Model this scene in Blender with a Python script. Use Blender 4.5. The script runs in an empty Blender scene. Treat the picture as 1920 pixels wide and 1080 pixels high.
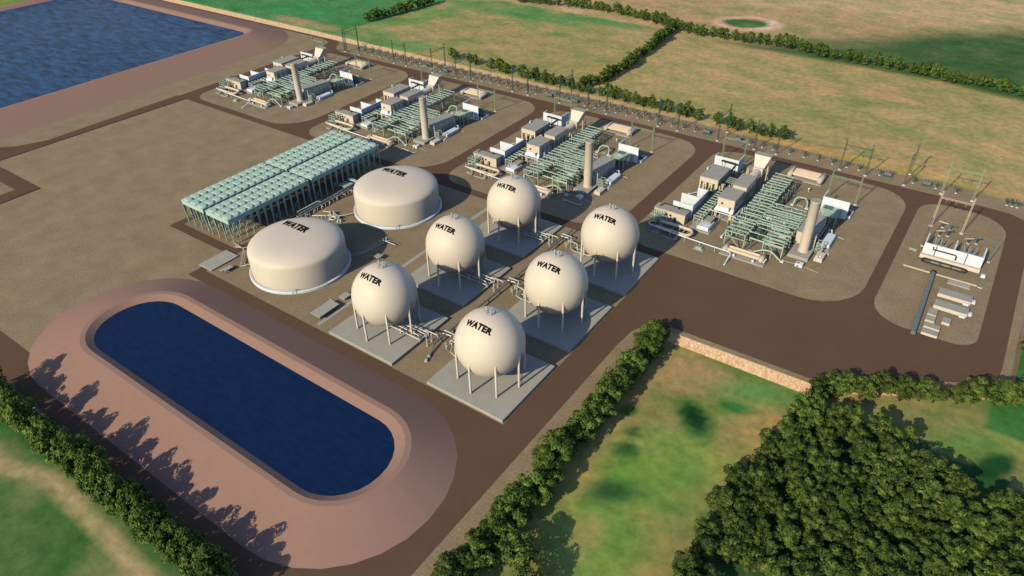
import bpy, bmesh, math, random
import numpy as np
from mathutils import Vector, Matrix
R = math.radians
rnd = random.Random(7)
S = bpy.context.scene
COL = S.collection

# ------------------------------------------------------------------ materials
def nodes(name):
    m = bpy.data.materials.new(name); m.use_nodes = True
    nt = m.node_tree; b = nt.nodes['Principled BSDF']
    return m, nt, b
def link(nt, a, b): nt.links.new(a, b)
def noise(nt, scale, detail=4, rough=.55, coord='Object', stretch=None, rot=0):
    tc = nt.nodes.new('ShaderNodeTexCoord'); n = nt.nodes.new('ShaderNodeTexNoise')
    n.inputs['Scale'].default_value = scale; n.inputs['Detail'].default_value = detail; n.inputs['Roughness'].default_value = rough
    if stretch:
        mp = nt.nodes.new('ShaderNodeMapping'); mp.inputs['Scale'].default_value = stretch; mp.inputs['Rotation'].default_value = (0, 0, rot)
        link(nt, tc.outputs[coord], mp.inputs[0]); link(nt, mp.outputs[0], n.inputs['Vector'])
    else: link(nt, tc.outputs[coord], n.inputs['Vector'])
    return n
def ramp(nt, fac, stops):
    r = nt.nodes.new('ShaderNodeValToRGB'); e = r.color_ramp.elements
    while len(e) < len(stops): e.new(.5)
    for k, (p, c) in enumerate(stops):
        e[k].position = p; e[k].color = (*c, 1)
    link(nt, fac, r.inputs[0]); return r
def mix(nt, a, b, fac, mode='MIX'):
    x = nt.nodes.new('ShaderNodeMix'); x.data_type = 'RGBA'; x.blend_type = mode
    for sock, v in ((x.inputs[0], fac), (x.inputs[6], a), (x.inputs[7], b)):
        if isinstance(v, (int, float)): sock.default_value = v
        elif isinstance(v, tuple): sock.default_value = (*v, 1)
        else: link(nt, v, sock)
    return x.outputs[2]
def bump(nt, b, h, strength, dist=.1):
    n = nt.nodes.new('ShaderNodeBump'); n.inputs['Strength'].default_value = strength; n.inputs['Distance'].default_value = dist
    link(nt, h, n.inputs['Height']); link(nt, n.outputs[0], b.inputs['Normal'])
def paint(name, c, rough=.55, var=.12, scale=.6, metal=0, spec=.3):
    m, nt, b = nodes(name)
    n = noise(nt, scale, 5)
    lo = tuple(v * (1 - var) for v in c); hi = tuple(min(1, v * (1 + var * .6)) for v in c)
    r = ramp(nt, n.outputs[0], [(.3, lo), (.7, hi)])
    link(nt, r.outputs[0], b.inputs['Base Color'])
    b.inputs['Roughness'].default_value = rough; b.inputs['Metallic'].default_value = metal
    b.inputs['Specular IOR Level'].default_value = spec
    return m
M = {}
M['beige'] = paint('beige_paint', (.78, .675, .59), .6, .05, .25)
M['tank'] = paint('tank_paint', (.755, .66, .58), .5, .035, .18)
M['clad'] = paint('beige_cladding', (.76, .65, .55), .65, .07, .5)
M['roof'] = paint('grey_roof', (.40, .385, .37), .85, .08, .35, spec=.1)
M['white'] = paint('white_panel', (.80, .86, 1.0), .6, .04, .5)
M['concrete'] = paint('concrete', (.455, .435, .405), .9, .07, .3, spec=.1)
M['teal'] = paint('teal_steel', (.44, .60, .535), .6, .10, .5)
M['teal_dark'] = paint('dark_green_steel', (.12, .21, .19), .6, .2, .8)
M['teal_pale'] = paint('pale_teal_steel', (.46, .64, .58), .6, .08, .5)
M['green_post'] = paint('pale_green_galvanised', (.33, .43, .29), .6, .15, .8)
M['yard_post'] = paint('teal_grey_steel', (.05, .105, .10), .6, .2, .8)
M['pipe'] = paint('pale_pipe', (.74, .73, .71), .4, .08, .8, .2)
M['vessel'] = paint('pale_vessel', (.66, .57, .49), .5, .06, .5)
M['steel'] = paint('grey_steel', (.26, .29, .33), .45, .15, .8, .4)
M['dark'] = paint('dark_duct', (.035, .036, .038), .6, .2, .8)
M['black'] = paint('black_lettering', (.008, .008, .009), .7, .1, .8, spec=.1)
M['porcelain'] = paint('grey_insulator', (.22, .26, .30), .35, .2, 2)
M['bark'] = paint('bark', (.07, .05, .035), .95, .3, 2, spec=.05)
M['orange'] = paint('pale_orange_pipe', (.76, .61, .47), .55, .08, .6)

def ground_mat(name, stops, scale, fine, speck=None, stretch=None, bstr=.15, fv=.30):
    m, nt, b = nodes(name)
    n1 = noise(nt, scale, 8, .62, stretch=stretch, rot=.3); r = ramp(nt, n1.outputs[0], stops)
    n2 = noise(nt, fine, 4, .7)
    r2 = ramp(nt, n2.outputs[0], [(.28, (1 - fv,) * 3), (.72, (1 + fv * .9,) * 3)])
    c = mix(nt, r.outputs[0], r2.outputs[0], 1.0, 'MULTIPLY')
    if speck:
        n3 = noise(nt, speck[1], 3, .6); r3 = ramp(nt, n3.outputs[0], [(.58, (0, 0, 0)), (.75, (1, 1, 1))])
        f = nt.nodes.new('ShaderNodeMath'); f.operation = 'MULTIPLY'; f.inputs[1].default_value = .35
        link(nt, r3.outputs[0], f.inputs[0])
        c = mix(nt, c, speck[0], f.outputs[0])
    link(nt, c, b.inputs['Base Color']); b.inputs['Roughness'].default_value = .95; b.inputs['Specular IOR Level'].default_value = .1
    bump(nt, b, n2.outputs[0], bstr, .15)
    return m
M['gravel'] = ground_mat('gravel', [(.3, (.280, .216, .142)), (.5, (.325, .250, .165)), (.72, (.375, .290, .195))], .11, 1.5, ((.45, .22, .13), .42))
M['road'] = ground_mat('brown_road', [(.3, (.139, .085, .059)), (.7, (.158, .097, .067))], .05, .8, None, None, .04, .05)
M['bank'] = ground_mat('bank_soil', [(.3, (.358, .218, .182)), (.7, (.376, .230, .192))], .05, .5, None, None, .02, .035)
M['rock'] = ground_mat('rubble_face', [(.3, (.44, .27, .17)), (.5, (.60, .41, .27)), (.68, (.74, .60, .44))], 1.3, 2.6, ((.62, .24, .12), 1.4), (1, 1, .22), .4)

def water_mat(name, c, scale, strength, stretch, rough, white=0):
    m, nt, b = nodes(name)
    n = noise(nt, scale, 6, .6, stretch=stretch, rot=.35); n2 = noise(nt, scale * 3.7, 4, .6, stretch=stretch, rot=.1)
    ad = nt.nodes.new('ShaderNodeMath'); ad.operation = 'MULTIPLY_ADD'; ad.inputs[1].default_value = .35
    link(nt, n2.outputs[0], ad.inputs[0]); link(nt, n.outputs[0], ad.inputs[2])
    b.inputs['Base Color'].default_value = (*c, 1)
    if white:  # white sets how strongly wave light and shade are painted into the colour
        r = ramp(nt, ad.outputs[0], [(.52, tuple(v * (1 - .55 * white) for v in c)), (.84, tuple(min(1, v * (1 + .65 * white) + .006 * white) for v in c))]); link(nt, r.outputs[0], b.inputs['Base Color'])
    b.inputs['Roughness'].default_value = rough; b.inputs['IOR'].default_value = 1.33; b.inputs['Specular IOR Level'].default_value = .3 if white < 1 else .07
    bump(nt, b, ad.outputs[0], strength, 1.0)
    return m
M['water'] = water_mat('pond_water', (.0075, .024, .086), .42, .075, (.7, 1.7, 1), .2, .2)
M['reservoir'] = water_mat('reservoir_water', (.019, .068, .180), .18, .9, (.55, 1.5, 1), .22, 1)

def leaf_mat(name, dark, light):
    m, nt, b = nodes(name)
    n = noise(nt, .55, 3, .6); oi = nt.nodes.new('ShaderNodeObjectInfo')
    r = ramp(nt, n.outputs[0], [(.36, dark), (.52, tuple((a + c) * .45 for a, c in zip(dark, light))), (.68, light)])
    hs = nt.nodes.new('ShaderNodeHueSaturation'); mr = nt.nodes.new('ShaderNodeMapRange')
    mr.inputs[3].default_value = .75; mr.inputs[4].default_value = 1.25
    link(nt, oi.outputs['Random'], mr.inputs[0]); link(nt, mr.outputs[0], hs.inputs['Value']); link(nt, r.outputs[0], hs.inputs['Color'])
    link(nt, hs.outputs[0], b.inputs['Base Color']); b.inputs['Roughness'].default_value = .7; b.inputs['Specular IOR Level'].default_value = .15
    return m
M['leaf'] = leaf_mat('leaf_bright', (.022, .055, .012), (.20, .295, .055))
M['leaf_dull'] = leaf_mat('leaf_dull', (.020, .046, .012), (.18, .24, .048))

# field ground: colour from the land itself (attribute), broken up by noise
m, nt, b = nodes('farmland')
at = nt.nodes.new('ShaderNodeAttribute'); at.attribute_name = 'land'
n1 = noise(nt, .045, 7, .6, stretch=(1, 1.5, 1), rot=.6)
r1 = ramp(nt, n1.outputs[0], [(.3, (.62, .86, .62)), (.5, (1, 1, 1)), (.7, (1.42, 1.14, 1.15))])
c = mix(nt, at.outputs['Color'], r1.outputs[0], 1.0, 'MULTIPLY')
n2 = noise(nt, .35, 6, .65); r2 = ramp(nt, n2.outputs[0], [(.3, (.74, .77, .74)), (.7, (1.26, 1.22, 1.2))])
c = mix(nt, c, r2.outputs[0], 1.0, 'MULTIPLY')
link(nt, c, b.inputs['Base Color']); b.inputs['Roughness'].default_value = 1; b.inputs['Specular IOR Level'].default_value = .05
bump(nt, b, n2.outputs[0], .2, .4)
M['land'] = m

# ------------------------------------------------------------------ mesh builder
class MB:
    def __init__(s): s.v = []; s.f = []; s.mi = []; s.sm = []; s.cur = 0; s.mats = []
    def mat(s, k):
        if k not in s.mats: s.mats.append(k)
        s.cur = s.mats.index(k); return s
    def add(s, vs, fs, smooth=False):
        o = len(s.v); s.v += [tuple(p) for p in vs]
        for f in fs: s.f.append([o + i for i in f]); s.mi.append(s.cur); s.sm.append(smooth)
        return s
    def box(s, x0, x1, y0, y1, z0, z1):
        s.add([(x0, y0, z0), (x1, y0, z0), (x1, y1, z0), (x0, y1, z0), (x0, y0, z1), (x1, y0, z1), (x1, y1, z1), (x0, y1, z1)],
              [(3, 2, 1, 0), (4, 5, 6, 7), (0, 1, 5, 4), (1, 2, 6, 5), (2, 3, 7, 6), (3, 0, 4, 7)]); return s
    def bbox(s, x0, x1, y0, y1, z0, z1, c=.08):     # box with a chamfered top edge
        s.add([(x0, y0, z0), (x1, y0, z0), (x1, y1, z0), (x0, y1, z0), (x0, y0, z1 - c), (x1, y0, z1 - c), (x1, y1, z1 - c), (x0, y1, z1 - c),
               (x0 + c, y0 + c, z1), (x1 - c, y0 + c, z1), (x1 - c, y1 - c, z1), (x0 + c, y1 - c, z1)],
              [(3, 2, 1, 0), (8, 9, 10, 11), (0, 1, 5, 4), (1, 2, 6, 5), (2, 3, 7, 6), (3, 0, 4, 7), (4, 5, 9, 8), (5, 6, 10, 9), (6, 7, 11, 10), (7, 4, 8, 11)]); return s
    def hull8(s, a, b):                              # two quads, bottom and top
        s.add(list(a) + list(b), [(3, 2, 1, 0), (4, 5, 6, 7), (0, 1, 5, 4), (1, 2, 6, 5), (2, 3, 7, 6), (3, 0, 4, 7)]); return s
    def bar(s, p, q, w=.1, h=None):
        p = Vector(p); q = Vector(q); d = (q - p); h = h or w
        if d.length < 1e-6: return s
        d.normalize(); up = Vector((0, 0, 1)) if abs(d.z) < .95 else Vector((0, 1, 0))
        a = d.cross(up).normalized() * w / 2; c = d.cross(a).normalized() * h / 2
        s.hull8([p - a - c, p + a - c, p + a + c, p - a + c], [q - a - c, q + a - c, q + a + c, q - a + c]); return s
    def tube(s, pts, r, n=8, caps=True):
        pts = [Vector(p) for p in pts]; rings = []
        for i, p in enumerate(pts):
            d = (pts[min(i + 1, len(pts) - 1)] - pts[max(i - 1, 0)]).normalized()
            up = Vector((0, 0, 1)) if abs(d.z) < .9 else Vector((1, 0, 0))
            a = d.cross(up).normalized(); c = d.cross(a)
            rr = r[i] if isinstance(r, (list, tuple)) else r
            rings.append([p + (a * math.cos(t) + c * math.sin(t)) * rr for t in [2 * math.pi * k / n for k in range(n)]])
        vs = [v for g in rings for v in g]
        fs = [(i * n + k, i * n + (k + 1) % n, (i + 1) * n + (k + 1) % n, (i + 1) * n + k) for i in range(len(pts) - 1) for k in range(n)]
        s.add(vs, fs, True)
        if caps: s.add(rings[0], [tuple(range(n - 1, -1, -1))]); s.add(rings[-1], [tuple(range(n))])
        return s
    def lathe(s, prof, cx, cy, n=48, smooth=True, sx=1, sy=1, close=True):
        vs = []
        for (r, z) in prof: vs += [(cx + sx * r * math.cos(2 * math.pi * k / n), cy + sy * r * math.sin(2 * math.pi * k / n), z) for k in range(n)]
        fs = [(i * n + k, i * n + (k + 1) % n, (i + 1) * n + (k + 1) % n, (i + 1) * n + k) for i in range(len(prof) - 1) for k in range(n)]
        s.add(vs, fs, smooth)
        if close:
            if prof[-1][0] > 1e-3: s.add(vs[-n:], [tuple(range(n))], smooth)
        return s
    def prism(s, poly, z0, z1):
        n = len(poly)
        s.add([(x, y, z0) for x, y in poly] + [(x, y, z1) for x, y in poly], [tuple(range(n, 2 * n))] + [(k, (k + 1) % n, n + (k + 1) % n, n + k) for k in range(n)]); return s
    def build(s, name, m, parent=None, origin=None):
        me = bpy.data.meshes.new(name); o = Vector(origin) if origin else None
        if o is None and parent is not None: o = parent.matrix_world_loc if hasattr(parent, 'matrix_world_loc') else WL[parent.name]
        if o is None: o = Vector((0, 0, 0))
        me.from_pydata([(x - o.x, y - o.y, z - o.z) for x, y, z in s.v], [], s.f)
        if s.mats:
            for k in s.mats: me.materials.append(M[k])
            me.polygons.foreach_set('material_index', s.mi)
        else: me.materials.append(M[m])
        me.polygons.foreach_set('use_smooth', s.sm); me.update()
        ob = bpy.data.objects.new(name, me); COL.objects.link(ob)
        if parent is not None: ob.parent = parent; WL[ob.name] = o
        else: ob.location = o; WL[ob.name] = o
        return ob
WL = {}                                                # world origin of each thing while it is being built
def thing(name, label, cat, loc=(0, 0, 0), group=None):
    o = bpy.data.objects.new(name, None); COL.objects.link(o); o.location = loc; o.empty_display_size = .5
    o['label'] = label; o['category'] = cat
    if group: o['group'] = group
    WL[o.name] = Vector(loc); return o
def tag(o, label, cat, group=None):
    o['label'] = label; o['category'] = cat
    if group: o['group'] = group
    return o
def structure(name, mb, m, origin=None):
    o = mb.build(name, m, origin=origin); o['kind'] = 'structure'; return o
def copy_tree(o, parent=None):
    c = o.copy(); COL.objects.link(c)
    if parent is not None: c.parent = parent
    for ch in KIDS(o): copy_tree(ch, c)
    return c
def KIDS(o): return [c for c in o.children]
ORD = ['first', 'second', 'third', 'fourth', 'fifth', 'sixth', 'seventh', 'eighth', 'ninth', 'tenth', 'eleventh', 'twelfth', 'thirteenth', 'fourteenth', 'fifteenth', 'sixteenth', 'seventeenth', 'eighteenth', 'nineteenth']
TENS = {20: 'twent', 30: 'thirt', 40: 'fort', 50: 'fift', 60: 'sixt', 70: 'sevent', 80: 'eight', 90: 'ninet'}
def ordinal(k):                                        # k from 0
    n = k + 1
    if n < 20: return ORD[n - 1]
    if n >= 100: return 'hundred and ' + ordinal(n - 101) if n > 100 else 'hundredth'
    t = n // 10 * 10
    return TENS[t] + 'ieth' if n == t else TENS[t] + 'y-' + ORD[n - t - 1]
def rrect(x0, x1, y0, y1, r, n=6):                     # rounded rectangle, r = one radius or (BL, BR, TR, TL)
    if not isinstance(r, tuple): r = (r,) * 4
    out = []
    for (cx, cy, a0, q) in ((x0, y0, 180, r[0]), (x1, y0, 270, r[1]), (x1, y1, 0, r[2]), (x0, y1, 90, r[3])):
        ox = cx + q if cx == x0 else cx - q; oy = cy + q if cy == y0 else cy - q
        for k in range(n + 1):
            t = R(a0 + 90 * k / n); out.append((ox + q * math.cos(t), oy + q * math.sin(t)))
    return out

# ------------------------------------------------------------------ terrain and setting
def plane(x, y):
    x = np.clip(x, -300, 400); yy = np.minimum(y, 203)
    return -.0068 * (x - 20) - .12 + .0135 * (yy - 203)
def ground_z(x, y): return float(plane(np.array(float(x)), np.array(float(y))))
xs = np.concatenate([np.arange(-900, -514, 12), np.arange(-512, -96, 3.0), np.arange(-95, 200, 2.0), np.arange(204, 420, 9), np.arange(430, 1300, 40)])
ys = np.concatenate([np.arange(-420, -120, 10), np.arange(-120, 203, 2.0), np.array([204.6, 207.2]), np.arange(210, 560, 3.5), np.arange(565, 900, 15), np.arange(920, 2400, 60)])
X, Y = np.meshgrid(xs, ys)
Z = plane(X, Y)
inside = (X < 24) & (X > -512.5) & (Y < 205) & (Y > -84)
Z = np.where(inside, np.minimum(Z, -1.2), Z)
def sstep(a, b, v):
    t = np.clip((v - a) / (b - a), 0, 1); return t * t * (3 - 2 * t)
nr = np.random.RandomState(3)
def vnoise(x, y, s, seed):                             # smooth value noise for wandering field edges
    g = np.random.RandomState(seed).rand(64, 64); u = (x / s) % 64; v = (y / s) % 64
    i = np.floor(u).astype(int) % 64; j = np.floor(v).astype(int) % 64; fu = u - np.floor(u); fv = v - np.floor(v)
    fu = fu * fu * (3 - 2 * fu); fv = fv * fv * (3 - 2 * fv); i2 = (i + 1) % 64; j2 = (j + 1) % 64
    return (g[i, j] * (1 - fu) + g[i2, j] * fu) * (1 - fv) + (g[i, j2] * (1 - fu) + g[i2, j2] * fu) * fv
C = np.zeros(X.shape + (3,)); C[:] = (.42, .345, .17)
def lay(mask, col):
    m_ = np.clip(mask, 0, 1)[..., None]; C[:] = C * (1 - m_) + np.array(col) * m_
n30 = vnoise(X, Y, 30, 1) * .6 + vnoise(X, Y, 11, 2) * .4; n60 = vnoise(X * 1.0, Y * 1.6, 60, 3) * .65 + vnoise(X, Y * 1.4, 17, 4) * .35
n12 = vnoise(X, Y, 12, 5) * .6 + vnoise(X, Y, 5, 6) * .4
def inpoly(poly):
    r_ = np.zeros(X.shape, bool); n = len(poly)
    for k in range(n):
        (x1, y1), (x2, y2) = poly[k], poly[(k + 1) % n]
        if y1 == y2: continue
        c_ = ((Y >= y1) != (Y >= y2)) & (X < (x2 - x1) * (Y - y1) / (y2 - y1) + x1); r_ ^= c_
    return r_.astype(float)
def blob(cx, cy, rx, ry, rot=0, soft=.5, wob=.5):
    a = R(rot); dx = X - cx; dy = Y - cy; u = (dx * math.cos(a) + dy * math.sin(a)) / rx; v = (-dx * math.sin(a) + dy * math.cos(a)) / ry
    d = np.sqrt(u * u + v * v) + (n12 - .5) * wob
    return 1 - sstep(1 - soft, 1 + soft, d)
# far fields
west = inpoly([(-900, 205), (-900, 900), (-236, 900), (-241, 324), (-247, 244), (-251, 205)])
lay(west, (.08, .275, .11)); lay(west * sstep(.45, .75, n60) * .75, (.30, .34, .15)); lay(west * blob(-285, 216, 30, 7, 0), (.40, .33, .18))
lay(west * sstep(.62, .75, n30) * .6, (.04, .37, .15))
mid = inpoly([(-251, 205), (-247, 244), (-241, 324), (-190, 345), (-60, 340), (-50, 205)])
lay(mid, (.37, .33, .15)); lay(mid * sstep(.5, .8, n60 + (-(X + 150) / 180)) * .85, (.16, .32, .12)); lay(mid * sstep(.56, .72, n30) * .7, (.50, .35, .19))
lay(mid * (blob(-165, 322, 40, 12, 10) + blob(-110, 335, 30, 8, 0)), (.13, .30, .11)); lay(mid * blob(-75, 318, 20, 14), (.46, .36, .2))
east = inpoly([(-50, 205), (-60, 340), (-44, 336), (200, 330), (400, 330), (400, 195), (60, 200)])
lay(east, (.45, .365, .185)); lay(east * sstep(.48, .7, n60) * .6, (.32, .32, .14)); lay(east * sstep(.6, .75, n30) * .6, (.52, .36, .2))
lay(east * blob(60, 240, 60, 20, 10, .8) * .55, (.31, .32, .13)); lay(east * blob(90, 207, 45, 4, 0, .8) * .8, (.58, .40, .16))
far = (Y > 342 + 6 * (n30 - .5)).astype(float) * (X > -236)
lay(far, (.46, .35, .20)); lay(far * sstep(.5, .7, n60) * .8, (.60, .46, .28)); lay(far * sstep(.55, .8, n30) * .5, (.33, .31, .15))
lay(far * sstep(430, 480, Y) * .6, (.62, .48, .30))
fd = ((X - 2) * 216 - (Y - 344) * 228) / 314 + (n30 - .5) * 14; dk = sstep(-24, 14, fd) * sstep(331, 339, Y + (X > 100) * (X - 100) * .2) * (X < 460)
lay(dk * (.82 + .18 * n12), (.035, .125, .045)); lay(blob(40, 372, 26, 9, 40, .7) * .5, (.25, .25, .12))
lay(dk * sstep(.55, .8, n30) * .7, (.075, .19, .07))
lay(blob(-25, 385, 25, 19, 20, .25, .15) * .6, (.36, .33, .16)); lay(blob(-25, 385, 24, 18.5, 20, .16, .1), (.74, .47, .37)); lay(blob(-13, 392, 8.5, 3.2, 75, .3, .1), (.78, .72, .62)); lay(blob(-13, 381, 7, 2.6, 30, .3, .1), (.78, .72, .62)); lay(blob(-26.5, 384.5, 15.5, 10.5, 20, .2, .15), (.055, .165, .06)); lay(blob(-22, 382, 7, 4, 20, .6), (.12, .22, .08))
lay(blob(-62, 372, 8, 4, 0, .6), (.55, .36, .26)); lay(blob(10, 362, 6, 3, 0, .6), (.55, .36, .26))
# meadow and wood south-east of the plant
se = ((X > 64) & (Y < 82)).astype(float) * (1 - (X > 170) * 1.0)
se = np.maximum(se, ((X > 160) & (Y < 200)).astype(float))
lay(se, (.205, .265, .105)); lay(se * sstep(.38, .6, n30) * .85, (.36, .30, .145)); lay(se * sstep(.52, .7, n12) * .45, (.10, .28, .07)); lay(se * sstep(.55, .78, vnoise(X + .5 * Y, Y, 7, 9)) * .55, (.36, .30, .13)); lay(se * sstep(.62, .8, vnoise(X, Y, 4.5, 10)) * .4, (.07, .20, .06))
lay(se * blob(84, 35, 13, 9, 20, .6), (.34, .26, .14)); lay(se * blob(88, 12, 9, 12, 10, .6) * .7, (.34, .29, .14)); lay(se * blob(104, 25, 8, 6, 10, .6) * .6, (.30, .29, .12)); lay(se * blob(79, 42, 8, 5, 0, .6), (.34, .30, .15)); lay(se * blob(92, 40, 9, 4, 0, .6), (.34, .27, .15))
lay(se * blob(106, 40, 12, 5, 25, .7) * .9, (.12, .30, .09)); lay(se * blob(76, 10, 6, 22, 0, .6) * .8, (.40, .30, .15))
lay(se * blob(92, -5, 12, 14, 0, .7) * .8, (.11, .31, .06)); lay(se * blob(100, 8, 10, 8, 0, .7) * .7, (.14, .32, .08)); lay(se * blob(90, -28, 12, 10, 0, .6) * .8, (.11, .31, .06))
for (bx, by, brx, bry, br) in ((94.5, 21.5, 5.6, 3.2, -35), (78.5, 13, 2.4, 1.3, 70), (84, 0, 3.2, 1.6, 20), (88, -13, 5.5, 2.4, 30), (83, 6.5, 1.6, 1.4, 0)):
    lay(se * blob(bx, by, brx * 1.3, bry * 1.5, br, .45, 1.0) * (1 if bx == 94.5 else .8), (.05, .19, .06)); lay(se * blob(bx, by, brx * .95, bry * 1.05, br, .4, 1.0) * (.95 if bx == 94.5 else .6), (.010, .048, .022))
lay(se * blob(102, 30.5, 4.5, 2.3, 20, .5), (.04, .21, .06))
C *= 1 + se[..., None] * np.array([.14, .10, .08]); lay(se * sstep(.5, .72, vnoise(X + 40, Y - .4 * X, 16, 12)) * .6, (.40, .34, .17))
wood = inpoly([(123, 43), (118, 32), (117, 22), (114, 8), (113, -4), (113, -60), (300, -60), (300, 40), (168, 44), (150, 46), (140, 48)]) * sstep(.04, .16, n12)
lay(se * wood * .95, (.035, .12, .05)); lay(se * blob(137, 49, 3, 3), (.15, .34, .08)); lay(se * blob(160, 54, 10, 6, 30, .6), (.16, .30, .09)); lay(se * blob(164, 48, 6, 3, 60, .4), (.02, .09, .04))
lay(((X > 160) & (Y > 60) & (Y < 200)).astype(float), (.06, .22, .07))
# field south-west
sw = ((Y < -80) & (X < 66)).astype(float)
lay(sw, (.085, .20, .075)); lay(sw * sstep(.38, .66, n12) * .85, (.20, .26, .125)); lay(sw * sstep(.55, .7, n30) * .7, (.045, .15, .06)); pts_ = [(-90, -97), (-62, -98), (-48.7, -97.4), (-40, -94), (-33.4, -91.8), (-20, -91), (-7.2, -92.2), (9, -94), (24, -94), (60, -96)]
dp = np.full(X.shape, 1e9)
for (xa, ya), (xb, yb) in zip(pts_, pts_[1:]):
    tt_ = np.clip(((X - xa) * (xb - xa) + (Y - ya) * (yb - ya)) / ((xb - xa) ** 2 + (yb - ya) ** 2), 0, 1); dp = np.minimum(dp, np.hypot(X - xa - tt_ * (xb - xa), Y - ya - tt_ * (yb - ya)))
lay(sw * (1 - sstep(.8, 3.6, dp + (n12 - .5) * 3.2)), (.56, .44, .29)); lay(sw * blob(-50, -96, 8, 4, 0, .7) * .6, (.36, .33, .2))
lay(sw * sstep(-93, -86, Y) * .9, (.045, .16, .06))
lay(((X < -505) & (Y > 60)).astype(float) * (Y < 205), (.40, .38, .12)); lay(((X < -505) & (Y > 60)).astype(float) * sstep(.45, .6, n30), (.18, .32, .08))
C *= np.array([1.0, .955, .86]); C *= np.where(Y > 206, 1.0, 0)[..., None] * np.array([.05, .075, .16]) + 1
ny, nx = X.shape
me = bpy.data.meshes.new('ground')
V = np.stack([X, Y, Z], -1).reshape(-1, 3)
idx = np.arange(ny * nx).reshape(ny, nx)
F = np.stack([idx[:-1, :-1], idx[:-1, 1:], idx[1:, 1:], idx[1:, :-1]], -1).reshape(-1, 4)
me.vertices.add(len(V)); me.vertices.foreach_set('co', V.astype(np.float32).ravel())
me.loops.add(F.size); me.loops.foreach_set('vertex_index', F.astype(np.int32).ravel())
me.polygons.add(len(F)); me.polygons.foreach_set('loop_start', np.arange(0, F.size, 4, dtype=np.int32)); me.polygons.foreach_set('loop_total', np.full(len(F), 4, np.int32))
me.update(calc_edges=True)
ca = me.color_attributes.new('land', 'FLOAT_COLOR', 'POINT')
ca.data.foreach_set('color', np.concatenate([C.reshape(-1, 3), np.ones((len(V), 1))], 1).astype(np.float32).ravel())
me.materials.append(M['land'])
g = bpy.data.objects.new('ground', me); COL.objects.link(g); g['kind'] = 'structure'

EDGE = [(69.9, -83), (69.9, 43.6), (72.6, 47.6), (117, 48.6), (121.8, 52.8), (163, 77.5), (163, 199.8), (100, 200.2), (60, 202.2), (24, 204.2), (-512, 204.6), (-512, -83)]
p = MB(); n = len(EDGE)
p.add([(x, y, 0) for x, y in EDGE], [tuple(range(n))])
structure('site_platform', p, 'gravel')
def offset(poly, d):
    out = []; n = len(poly)
    for k in range(n):
        a = Vector(poly[k - 1]); b_ = Vector(poly[k]); c_ = Vector(poly[(k + 1) % n])
        e1 = (b_ - a).normalized(); e2 = (c_ - b_).normalized(); n1_ = Vector((e1.y, -e1.x)); n2_ = Vector((e2.y, -e2.x))
        mm = (n1_ + n2_); mm = mm / max(.4, mm.dot(n1_)); out.append((b_.x + mm.x * d, b_.y + mm.y * d))
    return out
# side slopes: falling away to the fields, or (north-west) a cut rising to them
o1 = EDGE; o2 = offset(EDGE, 2.4)
p = MB(); verge = MB()
for k in range(n):
    a, b_ = o1[k], o1[(k + 1) % n]; c_, d_ = o2[k], o2[(k + 1) % n]
    L = math.dist(a, b_); q = max(1, int(L / 10))
    if 204 < a[1] < 204.7 and 204 < b_[1] < 204.7: continue
    for i in range(q):
        t0, t1 = i / q, (i + 1) / q
        lp = lambda u, w, t: (u[0] + (w[0] - u[0]) * t, u[1] + (w[1] - u[1]) * t)
        P0, P1, Q0, Q1 = lp(a, b_, t0), lp(a, b_, t1), lp(c_, d_, t0), lp(c_, d_, t1)
        (verge if P0[1] < -80 and P1[1] < -80 or P0[0] < 70.5 and P1[0] < 70.5 and P0[1] < 44 else p).add([(*P0, 0), (*P1, 0), (*Q1, ground_z(*Q1) - .9), (*Q0, ground_z(*Q0) - .9)], [(0, 3, 2, 1)])
q = 56
for i in range(q):
    xa, xb = -512 + 536 * i / q, -512 + 536 * (i + 1) / q
    za, zb = ground_z(xa, 207.2) + .06, ground_z(xb, 207.2) + .06
    if max(za, zb) < .02: continue
    p.add([(xa, 204.4, .02), (xb, 204.4, .02), (xb, 207.3, max(zb, .03)), (xa, 207.3, max(za, .03))], [(0, 1, 2, 3)])
structure('embankment', p, 'rock'); structure('verge', verge, 'gravel')
# roads: one sheet a few cm above the gravel, gravel pads a little above it
p = MB(); zr = .03
def strip(x0, x1, y0, y1, z0=-.05, z1=zr): p.prism([(x0, y0), (x1, y0), (x1, y1), (x0, y1)], z0, z1)
p.prism([(63.7, -82), (63.7, 33), (64.4, 41), (66.5, 46), (73, 49.8), (116.6, 50.6), (120.8, 54.2), (157, 76), (160.2, 80), (160.6, 87), (160.4, 180), (158, 184.5), (152.5, 187.6), (146, 188.3),
         (-221, 188.6), (-227.5, 191), (-231, 195), (-235, 201.6), (-241, 204), (-252, 204.3), (-511, 204.3), (-511, 202.4), (-252, 202), (-243, 199), (-239.8, 192), (-239.8, 83.6), (54.2, 83.6), (54.2, -13.6), (-80, -13.6), (-80, -18.5),
         (20, -18.5), (20, -71.6), (-511, -71.6), (-511, -82)], -.05, zr)
strip(-116, -76.6, -2.2, 1.7); strip(-116, -112.4, 1.7, 83.6); strip(-80.2, -76.6, 1.7, 83.6); strip(-80.2, -76.6, -13.6, -2.2)
structure('road', p, 'road')
p = MB()
p.prism([(-240.4, 83.6), (-240.4, 12), (-246, 0), (-262, -14), (-290, -24), (-300, -24), (-300, -34), (-240, -34), (-236.5, -20), (-232, 83.6)], 0, .3)
p.prism([(-236, -22), (-199.3, -22), (-199.3, -71.5), (-191.6, -71.5), (-191.6, -15.4), (-236, -15.4)], 0, .3)
structure('raised_road', p, 'road')
p = MB()
for k in range(4):
    o = -89.4 * k
    p.prism(rrect(36 + o, 118.2 + o, 87.8, 183.2, (10, 18, 14, 11)), 0, .07)
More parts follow.
